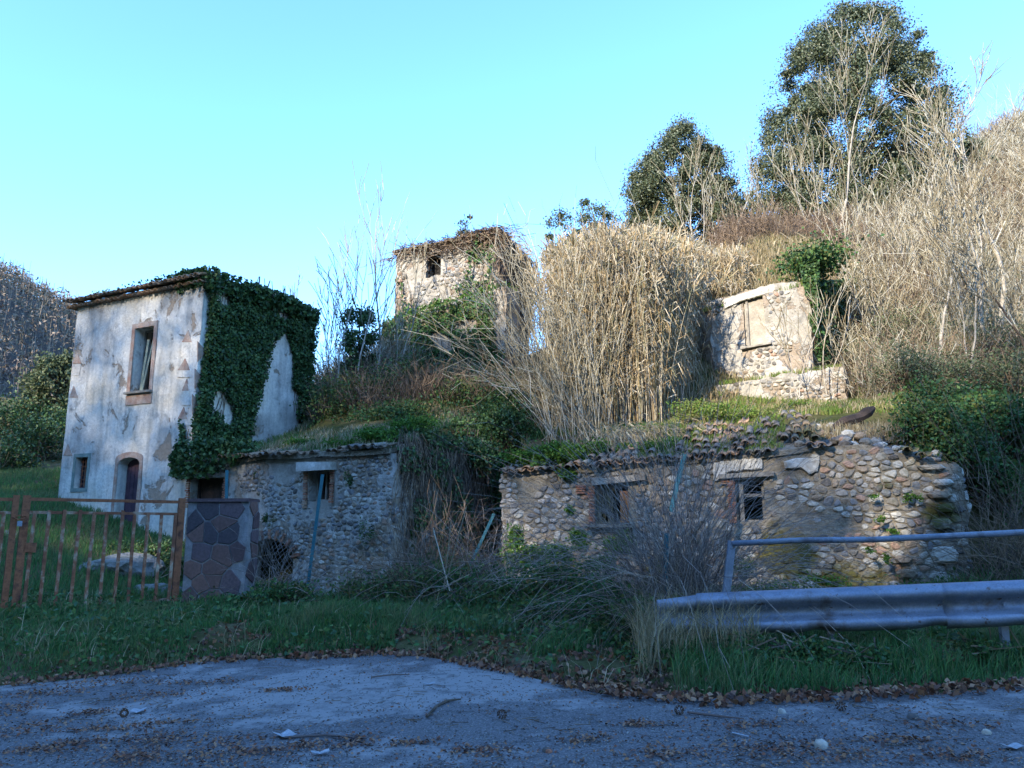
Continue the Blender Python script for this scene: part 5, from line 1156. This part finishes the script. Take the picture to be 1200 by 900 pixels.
tangle('dead_bramble', 'tall grey heap of dead bramble stalks at the left end of the guardrail', G(800, 700, 10.6), 780, (.95, 1.1, 2.3), 'grey_twig', r=.0045, sp=.24)
tangle('dead_bramble', 'brown dead bramble tangle in front of the dark recess', G(512, 690, 13.8), 480, (2.0, 1.2, 1.3), 'brown_twig', r=.005)
tangle('dead_bramble', 'thin grey dead stalks right of the brown tangle', G(590, 690, 13.3), 160, (1.6, 1.0, 1.4), 'grey_twig')
tangle('dead_vines', 'rust-brown dead vines hanging over the dark hollow at the right edge', G(1190, 600, 13.2), 260, (1.3, 1.0, 2.3), 'brown_twig')
tangle('dead_bramble', 'grey dead stalks in front of the arched cellar opening', G(325, 690, 14.2), 60, (.7, .5, 1.0), 'grey_twig')
for lb, (u, v, Y), L, a in (('pale dead canes leaning on each other before the brown tangle', (520, 685, 12.8), 1.3, .5),):
    sg = [[*(np.array(G(u, v, Y))+[dx, 0, -.1]), *(np.array(G(u, v, Y))+[dx+q, .1, h]), .012, .009] for dx, q, h in ((0, .35, 1.25), (.1, -.3, .9), (-.1, .5, .15), (0, .1, 1.0))]
    tag(npobj('canes', prisms(sg, 5), M['twig']), lb, 'canes')
# fallen reeds draping over the eave
S_ = []
for k in range(420):
    p = np.array(G(rng.uniform(705, 790), 508, 17.6))+rng.normal(size=3)*[.2, .4, .12]; d = np.array([rng.uniform(-.6, 1.0), -.9, .35]); L = rng.uniform(.6, 1.3)
    for i in range(5): d = d/np.linalg.norm(d)+rng.normal(size=3)*.1-[0, 0, .33]; q = p+d*L/5; S_.append([*p, *q, .009, .008]); p = q
root = npobj('fallen_reeds', ribbons(S_), M['dry']); tag(root, 'bundle of fallen pale reeds drooping onto the tiles below the reed bed', 'reeds', kind='stuff')

# ---- ivy on the house
def ivy_on(W, name, label, region, n, leaf, mat='ivy', depth=.16, parent=None, thing_=True, f=1.2, cut=-.35, stems=26):
    P = []; s0, s1 = min(p[0] for p in region), max(p[0] for p in region); z0, z1 = min(p[1] for p in region), max(p[1] for p in region)
    while len(P) < n:
        s, z = rng.uniform(s0, s1), rng.uniform(z0, z1)
        if not inpoly(s, z, region): continue
        nf = mnoise.noise(Vector((s*f, z*f, 3.3)))
        if nf < cut: continue
        k = .5+.9*max(0, .5+mnoise.noise(Vector((s*2.6, z*2.6, 7)))); P.append(W.pt(s, z, .02+depth*k*rng.random()))
    root = parent or thing(name, W.pt(s0, z0, .1), label, 'ivy')
    o_ = np.array([W.n.x, W.n.y, 0])
    tag(npobj('foliage', leaves(np.array(P), leaf, .35, .8, o_*.8), M[mat], root), kind='stuff')
    sg = []
    for k in range(stems):
        s, z = rng.uniform(s0, s1), z0; 
        while z < z1:
            if inpoly(s, z, region): sg.append([*W.pt(s, z, .03), *W.pt(s+rng.normal()*.06, z+.3, .04), .012, .01])
            s += rng.normal()*.06; z += .3
    if sg: tag(npobj('stems', prisms(sg), M['brown_twig'], root), kind='stuff')
    return root
reg = WS.pp([(236, 332), (300, 335), (340, 348), (364, 372), (366, 400), (360, 470), (352, 505), (340, 470), (342, 420), (334, 388), (318, 402), (308, 445), (298, 480), (290, 512), (280, 552), (222, 560), (222, 500), (233, 440), (240, 390), (243, 350)])
rt = ivy_on(WS, 'ivy', 'thick dark ivy covering most of the right-hand wall of the plastered house', reg, 25000, .08, depth=.20, cut=-.33)
reg = WS.pp([(330, 350), (366, 372), (362, 470), (352, 480), (346, 440)]); ivy_on(WS, '', '', reg, 1500, .11, depth=.15, cut=-.1, parent=rt, stems=6)
reg = WF.pp([(206, 560), (204, 535), (214, 520), (216, 490), (221, 520), (222, 556)]); ivy_on(WF, '', '', reg, 700, .11, parent=rt, stems=2)
reg = WF.pp([(222, 325), (243, 323), (240, 345), (228, 338)]); ivy_on(WF, '', '', reg, 260, .11, parent=rt, stems=1)
C_ = []
for k in range(5200):     # over the roof edge
    s = rng.uniform(-.2, WS.L+.1); C_.append(WS.pt(s, ZT+.1+rng.uniform(-.25, .32)*(1-.3*s/WS.L), rng.uniform(-.9, .36)))
npobj('foliage', leaves(np.array(C_), .12, .5, .8), M['ivy'], rt)
C_ = [WF.pt(WF.L-abs(rng.normal())*1.2, ZT+.32+rng.uniform(-.08, .1), rng.uniform(-.6, .1)) for k in range(900)]
npobj('foliage', leaves(np.array(C_), .11, .5, .8), M['ivy'], rt)
reg = WLo.pp([(207, 562), (204, 540), (230, 515), (280, 512), (300, 530), (275, 548), (250, 560)]); 
C_ = []
while len(C_) < 2600:
    s, z = rng.uniform(-.3, 2.4), rng.uniform(2.6, 3.7)
    if inpoly(s, z, reg): C_.append(WLo.pt(s, z, rng.uniform(-.5, .35)))
npobj('foliage', leaves(np.array(C_), .11, .4, .8), M['ivy'], rt)
# moss and yellow weeds on the roof corner of the house
C_ = [WS.pt(rng.uniform(2.6, 3.9), ZT+.28+rng.uniform(-.1, .12), rng.uniform(-.6, .2)) for k in range(500)]
tag(npobj('roof_weeds', leaves(np.array(C_), .09, .5, .8), M['fresh']), 'light green weeds on the roof edge of the house beside the chimney stub', 'weeds', kind='stuff')
C_ = [WF.pt(rng.uniform(.1, 1.0), ZT+.35+rng.uniform(-.02, .2), rng.uniform(-1.0, -.2)) for k in range(350)]
tag(npobj('roof_weeds', leaves(np.array(C_), .09, .5, .8), M['bright_grass']), 'yellow-green weeds on the left end of the house roof', 'weeds', kind='stuff')
# ivy and dead vines on the tower
reg = [(.0, 6), (WT.L, 6), (WT.L, ZTT), (WT.L*.75, ZTT), (WT.L*.7, 10), (WT.L*.3, 9.3), (.4, 9.6), (.25, 11.3), (0, 11.4)]
rt = ivy_on(WT, 'ivy', 'green ivy and brown dead creeper wrapped round the tower house', reg, 3000, .12, 'bramble', .22, cut=-.05)
reg = [(0, 6), (WT3.L, 6), (WT3.L, 9.4), (WT3.L*.5, 9.05), (0, 8.7)]; ivy_on(WT3, '', '', reg, 7500, .11, 'bramble', .22, parent=rt, cut=-.25)
C_ = [WT3.pt(s, 8.75+.7*s/WT3.L+rng.uniform(-.05, .18), rng.uniform(-.9, .15)) for s in rng.uniform(0, WT3.L, 1500)]; npobj('moss_ledge', leaves(np.array(C_), .1, .6, .8), M['fresh'], rt)
sg = []
for W_, m_, a_, b_ in ((WT, 260, 0, 1), (WT2, 700, 0, 1), (WT, 260, .78, 1.05)):
    for k in range(m_):
        s = rng.uniform(a_, b_)*W_.L; z = ZTT+rng.uniform(-.1, .3); n = 8; L = rng.uniform(.3, 3.2)*(1 if m_ != 260 else .22); p = np.array(W_.pt(s, z, rng.uniform(-.5, .15))); sl = rng.normal()*.1
        for i in range(n):
            s += sl+rng.normal()*.06; z -= L/n; q = np.array(W_.pt(s, z, .12+.16*math.sin(i*.6+k)+rng.uniform(-.05, .07))); sg.append([*p, *q, .011, .010]); p = q
npobj('dead_creeper', ribbons(sg), M['brown_twig'], rt)
sg = [[*p, *(p+rng.normal(size=3)*[.35, .35, .12]+[0, 0, .12]), .009, .006] for p in (np.array(ctr)+rng.uniform(-1, 1, (900, 3))*[2.0, 2.0, 0]+[0, 0, -0.0]) for _ in (0,)]
q = [Vector((*c, ZTT)) for c in (TA, TB, TC, TD)]; cc = np.array(sum(q, Vector())/4)
sg = []
for k in range(1000):
    a, b_ = rng.uniform(0, 1, 2); p = np.array(q[0]*(1-a)*(1-b_)+q[1]*a*(1-b_)+q[2]*a*b_+q[3]*(1-a)*b_); p = cc+(p-cc)*1.06; p[2] = ZTT+.12+.4*(1-max(abs(a-.5), abs(b_-.5))*2); e = p+rng.normal(size=3)*[.3, .3, .1]+[0, 0, .1]; sg.append([*p, *e, .012, .008])
npobj('dead_creeper', ribbons(sg), M['brown_twig'], rt)
# ivy on the ruin
reg = WN2.pp([(960, 312), (985, 300), (992, 330), (990, 440), (968, 440), (962, 380)])
rt = ivy_on(WN2, 'ivy', 'dark green ivy cap spilling down the right corner of the walled-up ruin', [(0, 6), (WN2.L, 7), (WN2.L, 9.6), (0, ZN)], 6000, .10, depth=.3, cut=-.9)
reg = WN.pp([(938, 312), (960, 300), (960, 400), (950, 380), (944, 340)]); ivy_on(WN, '', '', reg, 1400, .09, parent=rt, stems=2)
C_ = np.array(G(953, 306, 21.6))+rng.normal(size=(3200, 3))*[.42, .6, .2]; npobj('foliage', leaves(C_, .10, .5, .8), M['bramble'], rt)

# ---- grass, herbs and litter
def grass_on(name, label, P, h, wd, mat, lean=.4, kind='stuff', z0=-.02):
    P = P.copy(); P[:, 2] += z0; o = npobj(name, blades(P, h, wd, lean), M[mat]); return tag(o, label, 'grass', kind=kind)
def field(n, u0, u1, Y0, Y1, cutoff=None, seed=0, f=1.5, power=1.0, road=False):
    P = scatter(n, u0, u1, Y0, Y1, None, power); m = ~inside_building(P)
    if not road: m &= off_road(P)
    if cutoff is not None: m &= fbm(P[:, 0], P[:, 1], f, seed) > cutoff
    return P[m]
P = field(52000, -60, 470, 8.8, 14.5, -.6, 1); P = P[P[:, 1] > edge_y(P[:, 0])+.3+.4*np.abs(fbm(P[:, 0], P[:, 1], .8, 3))]
grass_on('verge_grass', 'thick green grass on the verge in front of the gate', P, .26*(1+.45*fbm(P[:, 0], P[:, 1], 1.1, 9))*np.clip(.45+(P[:, 1]-edge_y(P[:, 0]))*.4, .4, 1)*np.interp(P[:, 0], [-8, -5, -3], [.35, .5, 1]), .016, 'grass')
P = field(26000, 420, 840, 8.6, 14, -.2, 2); P = P[P[:, 1] > edge_y(P[:, 0])+1.1+.5*fbm(P[:, 0], P[:, 1], .8, 5)]; grass_on('verge_grass', 'green grass among the weeds in the middle of the verge', P, .24, .015, 'grass')
P = field(34000, 780, 1400, 7.6, 13.5, -.5, 3); P = P[P[:, 1] > edge_y(P[:, 0])+.25+.35*np.abs(fbm(P[:, 0], P[:, 1], .7, 6))]; grass_on('verge_grass', 'green grass under and behind the guardrail', P, .32*(1+.5*fbm(P[:, 0], P[:, 1], .9, 9))*np.clip(.4+(P[:, 1]-edge_y(P[:, 0]))*.6, .35, 1), .014, 'grass')
P = field(36000, -60, 300, 14, 26, -.9, 4); grass_on('yard_grass', 'green grass on the bank behind the gate', P, .20, .02, 'grass')
P = field(4000, 740, 880, 8.6, 11.5, None, 4); P = P[np.hypot(P[:, 0]-2.0, P[:, 1]-9.3) < .9]; grass_on('tall_grass', 'tall dry grass clump against the left end of the guardrail', P, .75, .010, 'dry', .5)
P = field(40000, 760, 1120, 16.2, 21.4, -1.2, 5); grass_on('terrace_grass', 'sunlit yellow-green grass on the terrace below the ruin', P, .15*(1+.5*fbm(P[:, 0], P[:, 1], .8, 9)), .02, 'bright_grass')
P = field(12000, 760, 1120, 16.2, 21.4, -.1, 15, .6); grass_on('terrace_grass', 'dry straw among the green grass of the terrace', P, .22, .018, 'dry')
P = field(9000, 480, 800, 17.2, 19.5, -.1, 6); grass_on('terrace_grass', 'green grass at the foot of the reeds', P, .22, .022, 'grass')
P = field(26000, 250, 620, 16.5, 26, -.1, 7); grass_on('slope_grass', 'mixed dry and green grass on the slope above the plaster outbuilding', P, .26, .02, 'dry')
P = field(22000, 250, 620, 16.5, 26, -.5, 8); grass_on('slope_grass', 'green grass and herbs on the shaded slope above the outbuilding', P, .22, .022, 'grass')
P = field(14000, 820, 1010, 22.5, 27, -1.5, 19, 3); grass_on('hill_grass', 'tan grass on the mound right above the walled-up ruin', P, .3, .02, 'dry')
P = field(34000, 780, 1300, 21.5, 34, -.7, 9, 3); grass_on('hill_grass', 'dry straw-coloured grass on the slope round and above the ruin', P, .35, .03, 'dry')
P = field(36000, 960, 1330, 30, 64, -.7, 10, 5); grass_on('hill_grass', 'dry brown grass on the high hillside at the right of the picture', P, .45, .05, 'brown_grass')
P = field(16000, 780, 1300, 19, 30, .1, 12, 3); grass_on('hill_grass', 'green grass patches on the lower right slope', P, .25, .025, 'bright_grass')
for W_, s0, s1, zf, bk, n, m_, h, lb in ((WN, -.3, WN.L+.2, lambda s: ZN-.35+.33*s/WN.L, 2.6, 7000, 'bright_grass', .2, 'short yellow-green turf growing on top of the walled-up ruin'), (WQ, uq(745), uq(925), lambda s: qtop(s)+.1, 2.4, 7500, 'bright_grass', .12, 'grass tufts growing between the broken roof tiles'), (WLo, .8, WLo.L, lambda s: ZL+.1, 2.2, 5500, 'grass', .16, 'grass growing on the roof of the plaster outbuilding'), (WLo, 1.8, WLo.L, lambda s: ZL+.12, 2.2, 3000, 'dry', .2, 'dry grass on the roof of the plaster outbuilding'), (WN4, .1, WN4.L-.1, lambda s: 5.55+.2*s/WN4.L, .8, 1500, 'bright_grass', .16, 'grass fringe on the ledge under the walled-up window')):
    P = []
    for k in range(n):
        s = rng.uniform(s0, s1); d = rng.random(); zz = zf(s); back = {2.6: .55, 2.4: .9, 2.2: .75, .8: .1}[bk]
        if mnoise.noise(Vector((s*1.6, d*bk*1.6, 31))) < -.2: continue
        P.append(W_.pt(s, zz+back*d, .05-d*bk))
    grass_on('roof_grass', lb, np.array(P), h, .02, m_)
# fallen leaves along the road edge
P = scatter(60000, -80, 1300, 6.8, 13); dd = P[:, 1]-edge_y(P[:, 0]); m = (dd > -.25) & (rng.random(len(P)) < np.exp(-(np.maximum(dd, 0)/((.9+.5*fbm(P[:, 0], P[:, 1], 1.5, 8))*np.interp(P[:, 0], [-6, -3, 2.5, 5], [.7, 1.5, 1.4, .9])).clip(.4, 3))**1.5)*np.interp(P[:, 0], [-8, -5, -3, 3, 6], [.25, .45, .9, .8, .45])) & (fbm(P[:, 0], P[:, 1], .7, 4) > -.5); P = P[m]
P[:, 2] = np.where(P[:, 1] < edge_y(P[:, 0])+.1, np.maximum(P[:, 2], .035*P[:, 0]), P[:, 2])+rng.uniform(.01, .06, len(P))
tag(npobj('leaf_litter', leaves(P, .065, .8, .75), M['litter']), 'brown fallen leaves along the edge of the road', 'leaves', kind='stuff')
def on_road_pts(n, u0, u1, v0, v1, cut=None, seed=0, f=.4):
    out = []
    while len(out) < n:
        x, y = on_road(rng.uniform(u0, u1), rng.uniform(v0, v1))
        if y > edge_y(x)-.1 or (cut is not None and fbm(x, y, f, seed) < cut): continue
        out.append((x, y, road_h(x, y)))
    return np.array(out)
heaps = [(130,856,.5),(200,848,.35),(100,872,.4),(265,870,.5),(360,872,.3),(330,810,.35),(420,868,.4),(485,870,.3),(60,812,.8),(130,800,.6),(900,880,.5),(1110,850,.4),(975,890,.5),(1120,890,.4),(690,868,.3),(880,852,.3),(180,815,.5),(240,800,.6),(20,830,.5),(60,880,.7),(160,890,.6),(250,890,.6),(30,855,.6),(190,868,.5),(110,835,.4),(300,880,.4),(560,880,.4),(780,885,.4),(740,850,.3),(1050,870,.4)]
P = []
for u, v, s in heaps:
    x, y = on_road(u, v); q = rng.normal(size=(int(150*s/.4), 2))*[s*rng.uniform(.25, .6), s*rng.uniform(.12, .3)]+[x, y]; P += [(a, b, road_h(a, b)+.008+.02*rng.random()) for a, b in q]
tag(npobj('leaf_litter', leaves(np.array(P), .035, 1.6, .6), M['litter']), 'drifts of small dark dead leaves lying on the asphalt', 'leaves', kind='stuff')
P = on_road_pts(3200, -50, 1250, 770, 900, -.3, 7, 1.2); P[:, 2] += .006; tag(npobj('leaf_litter', leaves(P, .028, 1.6, .6), M['litter']), 'single dead leaves strewn over the asphalt', 'leaves', kind='stuff')
sg = []
for x, y, z in on_road_pts(420, -50, 1250, 780, 900, .0, 5, .8): a = rng.uniform(0, 6.28); L = rng.uniform(.03, .16); sg.append([x, y, z+.008, x+math.cos(a)*L, y+math.sin(a)*L, z+.012, .0035, .002])
tag(npobj('road_twigs', prisms(sg, 3), M['brown_twig']), 'small dark twigs scattered over the asphalt', 'twigs', kind='stuff')
P = on_road_pts(9000, -50, 1250, 770, 900); V, F = leaves(P+[0, 0, .003], .012, 2, .9)
gr = []
for x, y, z in P[:7000]: r = rng.uniform(.003, .009); gr.append([x-r*.6, y, z+.001, x+r*.6, y+rng.normal()*.002, z+.003, r, r*.7])
tag(npobj('gravel', prisms(gr, 4), M['pebble']), 'loose fine gravel strewn over the worn asphalt', 'gravel', kind='stuff')
# single things on the road
def pebble(u, v, r, label, mat='pebble', name='pebble', grp='loose stones on the asphalt'):
    x, y = on_road(u, v); P = [(r*math.cos(a)*rng.uniform(.85, 1.2), r*math.sin(a)) for a in np.arange(0, 6.28, .8)]; V, F = stone_geo(P, (0, 0), r*.9)
    ob = link(name, mesh(name, [(a, b, c) for a, b, c in V], F, M[mat], True)); ob.location = (x, y, road_h(x, y)); return tag(ob, label, 'stone', grp)
pebble(917, 836, .035, 'white stone on the asphalt below the guardrail', 'white_plaster'); pebble(962, 878, .05, 'tan stone on the asphalt near the bottom edge of the picture', 'bark'); pebble(1156, 859, .035, 'pale flat stone at the right of the asphalt', 'bark')
pebble(1070, 843, .045, 'grey stone on the asphalt to the right'); pebble(40+600, 880, .03, 'small stone at the bottom middle of the asphalt'); pebble(643, 881, .025, 'tiny reddish brick chip on the asphalt in the middle', 'brick', 'brick_chip')
def cone(u, v, label):
    x, y = on_road(u, v); mb = MB(); r = .038
    for k in range(30):
        t = k/29; z = -1+2*t; a = k*2.4; rr = math.sqrt(max(0, 1-z*z))*r*.95; c = Vector((rr*math.cos(a), rr*math.sin(a), z*r*1.15)); e = c.normalized()
        mb.add([c*.5, c+Vector((-e.y, e.x, 0))*.014+e*.003, c*1.07+Vector((0, 0, .004)), c+Vector((e.y, -e.x, 0))*.014+e*.003, c*.9-Vector((0, 0, .008))], [(0, 1, 2), (0, 2, 3), (0, 4, 1), (0, 3, 4), (1, 4, 2), (2, 4, 3)])
    o = mb.build('pine_cone', M['cone']); o.location = (x, y, road_h(x, y)+.035); o.rotation_euler = (1.2, random.uniform(0, 3), .4); return tag(o, label, 'pine cone', 'pine cones on the road')
cone(796, 837, 'dark pine cone below the left end of the guardrail'); cone(986, 834, 'dark reddish pine cone below the middle of the guardrail'); cone(588, 841, 'dark pine cone at the right end of the pale sandy patch'); cone(145, 840, 'pine cone beside the scrap of white paper on the left')
def scrap(u, v, a, b, rz, label, mat='paper', z=.015):
    x, y = on_road(u, v); n = 4; V = []; F = []
    for i in range(n+1):
        for j in range(n+1): V.append(((i/n-.5)*a, (j/n-.5)*b, z+.018*mnoise.noise(Vector((i*.9+u, j*.9, v)))*3*a+.3*abs(i/n-.5)*a))
    m = (n+1)**2; V += [(p[0], p[1], p[2]-.002) for p in V]
    for i in range(n):
        for j in range(n): q = i*(n+1)+j; F += [(q, q+n+1, q+n+2, q+1), (m+q+1, m+q+n+2, m+q+n+1, m+q)]
    o = link('paper_scrap', mesh('paper_scrap', V, F, M[mat])); o.location = (x, y, road_h(x, y)); o.rotation_euler = (0, 0, rz); return tag(o, label, 'litter', 'bits of litter on the road')
scrap(162, 835, .11, .14, .2, 'small square of white paper on the left of the asphalt'); scrap(334, 862, .13, .17, .7, 'crumpled pale plastic scrap near the bottom left of the asphalt'); scrap(375, 884, .13, .06, .3, 'thin whitish strip of paper at the bottom left')
scrap(867, 864, .02, .14, .7, 'small white stick-like scrap left of the tan stone'); scrap(1186, 878, .13, .08, .1, 'whitish scrap at the bottom right corner'); scrap(503, 803, .12, .05, .4, 'small white scrap on the sandy patch')
def stick(pts, r, label):
    P = [];
    for u, v in pts: x, y = on_road(u, v); P.append((x, y, road_h(x, y)+.02))
    tag(MB().tube(P, [r]*(len(P)-1)+[r*.5], 6).build('stick', M['grey_twig'] if r < .012 else M['dark_bark']), label, 'stick', 'fallen sticks on the road')
stick([(1100, 806), (1130, 808), (1160, 807)], .02, 'pale stick lying at the edge of the grass on the right'); stick([(500, 842), (512, 830), (524, 824), (540, 822)], .012, 'forked dark stick on the sandy patch'); stick([(806, 837), (840, 842), (872, 846)], .010, 'thin pale stick lying beside the left pine cone')
stick([(435, 797), (460, 794), (480, 794)], .009, 'thin twig across the upper edge of the sandy patch'); stick([(330, 865), (380, 862), (430, 866)], .010, 'thin dark twig at the bottom left of the asphalt')
# boulders behind the gate
def boulder(u, v, Y, r, label, mat='moss_stone'):
    c = G(u, v, Y); bm = bmesh.new(); bmesh.ops.create_icosphere(bm, subdivisions=3, radius=1)
    for q in bm.verts:
        p = q.co.copy(); k = 1+.42*mnoise.noise(p*1.1+Vector((u, v, 0)))+.16*mnoise.noise(p*3+Vector((v, u, 0))); q.co = Vector((p.x*r*1.35*k, p.y*r*k, p.z*r*.62*k))
    V = [q.co.copy() for q in bm.verts]; F = [tuple(x.index for x in f.verts) for f in bm.faces]; bm.free()
    o = link('boulder', mesh('boulder', V, F, M[mat], False)); o.location = (c.x, c.y, tz(c.x, c.y)-.05); tag(o, label, 'boulder', 'boulders behind the gate')
boulder(150, 664, 16.4, .55, 'largest pale mossy boulder behind the middle of the gate'); boulder(187, 690, 15.2, .38, 'low pale boulder behind the right end of the gate'); boulder(110, 672, 16.2, .3, 'small pale stone left of the largest boulder'); boulder(12, 622, 18, .2, 'small white stone behind the gate posts at the left')
leaf_mass('hedge_strip', 'low dark hedge growth between the boulders and the house wall', 'bush', [(185,645,17,1.4,.5,.6,2000),(150,645,17.5,1.0,.4,.6,1200),(205,660,16.2,.5,.6,.5,900)], 'ivy', .06)
# leafless wood on the far hill
X = rng.uniform(-165, -40, 60000); Yf = rng.uniform(95, 172, 60000); k = (X/Yf > -.76) & (X/Yf < -.28); X, Yf = X[k], Yf[k]; Z = far_hill(X, Yf)
hgt = 1.2+4.2*np.clip(.5+.5*fbm(X, Yf, 3.2, 11), 0, 1)
V = np.column_stack([X+rng.normal(size=len(X))*.3, Yf, Z+hgt*rng.random(len(X))**.6]); tr = np.arange(0, len(X), 14)
S_ = np.column_stack([X[tr], Yf[tr], Z[tr]-.3, X[tr]+rng.normal(size=len(tr))*.4, Yf[tr], Z[tr]+hgt[tr]*1.25, np.full(len(tr), .07), np.full(len(tr), .03)])
o = npobj('far_wood', cat_mesh([leaves(V, .75, .2, .35), ribbons(S_)]), M['far_twig']); tag(o, 'leafless brown wood covering the distant hill on the left', 'wood', kind='stuff')

P = field(2600, -60, 1300, 8.2, 14, -.2, 21, .8); P = P[P[:, 1] > edge_y(P[:, 0])+.3]; V = np.concatenate([P+rng.normal(size=P.shape)*[.08, .08, .03]+[0, 0, .06+.05*k] for k in range(4)])
tag(npobj('verge_weeds', leaves(V, .085, .9, .55), M['bramble']), 'broad-leaved weeds mixed into the verge grass', 'weeds', kind='stuff')
P = field(3600, -60, 1300, 8.0, 14, -.1, 22, .9); P = P[P[:, 1] > edge_y(P[:, 0])+.2]; grass_on('verge_straw', 'dead straw stems standing in the verge grass', P, .38, .008, 'dry', .8)
C_ = [WQ.pt(uq(rng.uniform(930, 1075)), qtop(uq(1000))+.35+rng.uniform(0, .3)+.12*d_, -d_) for d_ in rng.uniform(.5, 2.4, 3200)]
C_ = np.array(C_); C_[:, 2] = np.maximum(terrain(C_[:, 0], C_[:, 1]), C_[:, 2]-.35); grass_on('rubble_grass', 'dry and green tufts round the charred log on the rubble', C_, .2, .014, 'dry')
leaf_mass('dark_shrub', 'dark green shrubs scattered high on the right hillside', 'bush', [(1060,240,38,1.6,1.2,1.2,1500),(1135,175,50,2.4,2.0,1.5,2600),(1185,205,47,1.8,1.2,1.4,1500),(1195,330,27,1.3,.9,1,1300),(1110,290,35,1.6,1.1,1.2,1400),(1040,350,26,1.0,.8,.8,1000)], 'oak', .10)
leaf_mass('olive_bush', 'olive-green undergrowth low on the right hillside', 'bush', [(u_, v_, Y_, 1.9, 1.3, 1.4, 1900) for u_, v_, Y_ in ((1020,380,24),(1050,345,27),(1100,370,24),(1140,340,27),(1080,320,30),(1180,360,24),(1215,300,32),(1130,300,34),(1010,420,21.5),(1190,240,40),(1080,255,34),(1045,300,29),(1160,320,27))], 'olive', .06)

leaf_mass('fern_clump', 'green ferns and brambles spilling over the right half of the outbuilding eave', 'plant', [(400,520,16.6,.9,.3,.5,1300),(440,512,16.2,.9,.35,.6,1500),(480,500,16.6,1.1,.4,.7,2000),(350,518,17.6,.7,.2,.5,700)], 'fresh', .06, twigs=False)
leaf_mass('weed_clump', 'bright yellow-green weeds on the sunny terrace right of the reeds', 'plant', [(810,478,18.6,1.0,.45,.7,1800),(850,482,18.2,1.2,.4,.7,1800),(895,485,18,1.0,.35,.6,1400),(930,475,18.6,1.0,.3,.6,1000)], 'bright_grass', .055, twigs=False)
# the slope goes on beyond the right edge of the picture
P = field(26000, 1200, 1900, 10, 34, -.9, 25, 3); grass_on('hill_grass', 'mixed dry grass on the slope beyond the end of the stone building', P, .3, .03, 'dry')
P = scatter(260, 1230, 1900, 15, 50, lambda P: ~inside_building(P)); plant_thickets('hillside_scrub', 'leafless scrub on the slope running out of the picture at the right', 'scrub', P, T_tan, 'brown_twig', (.5, 1.0))

# creeper curtain over the wall that turns back into the recess
rt = ivy_on(WR_, 'ivy', 'ragged dark ivy hanging on the side wall inside the gap between the low buildings', [(.35, .3), (WR_.L, .2), (WR_.L, 3.7), (.0, 3.15), (.05, 2.6), (.5, 1.8)], 5200, .075, depth=.22, cut=-.12, f=1.6, stems=18)
sg = []
for k in range(420):
    s_ = rng.uniform(0, WR_.L); z = 3.2+rng.uniform(-.1, .3); L = rng.uniform(.6, 2.8); p = np.array(WR_.pt(s_, z, .1))
    for i in range(7): s_ += rng.normal()*.06; z -= L/7; q = np.array(WR_.pt(s_, z, .14+.08*math.sin(i+k))); sg.append([*p, *q, .007, .006]); p = q
tag(npobj('dead_creeper', ribbons(sg), M['brown_twig'], rt), kind='stuff')
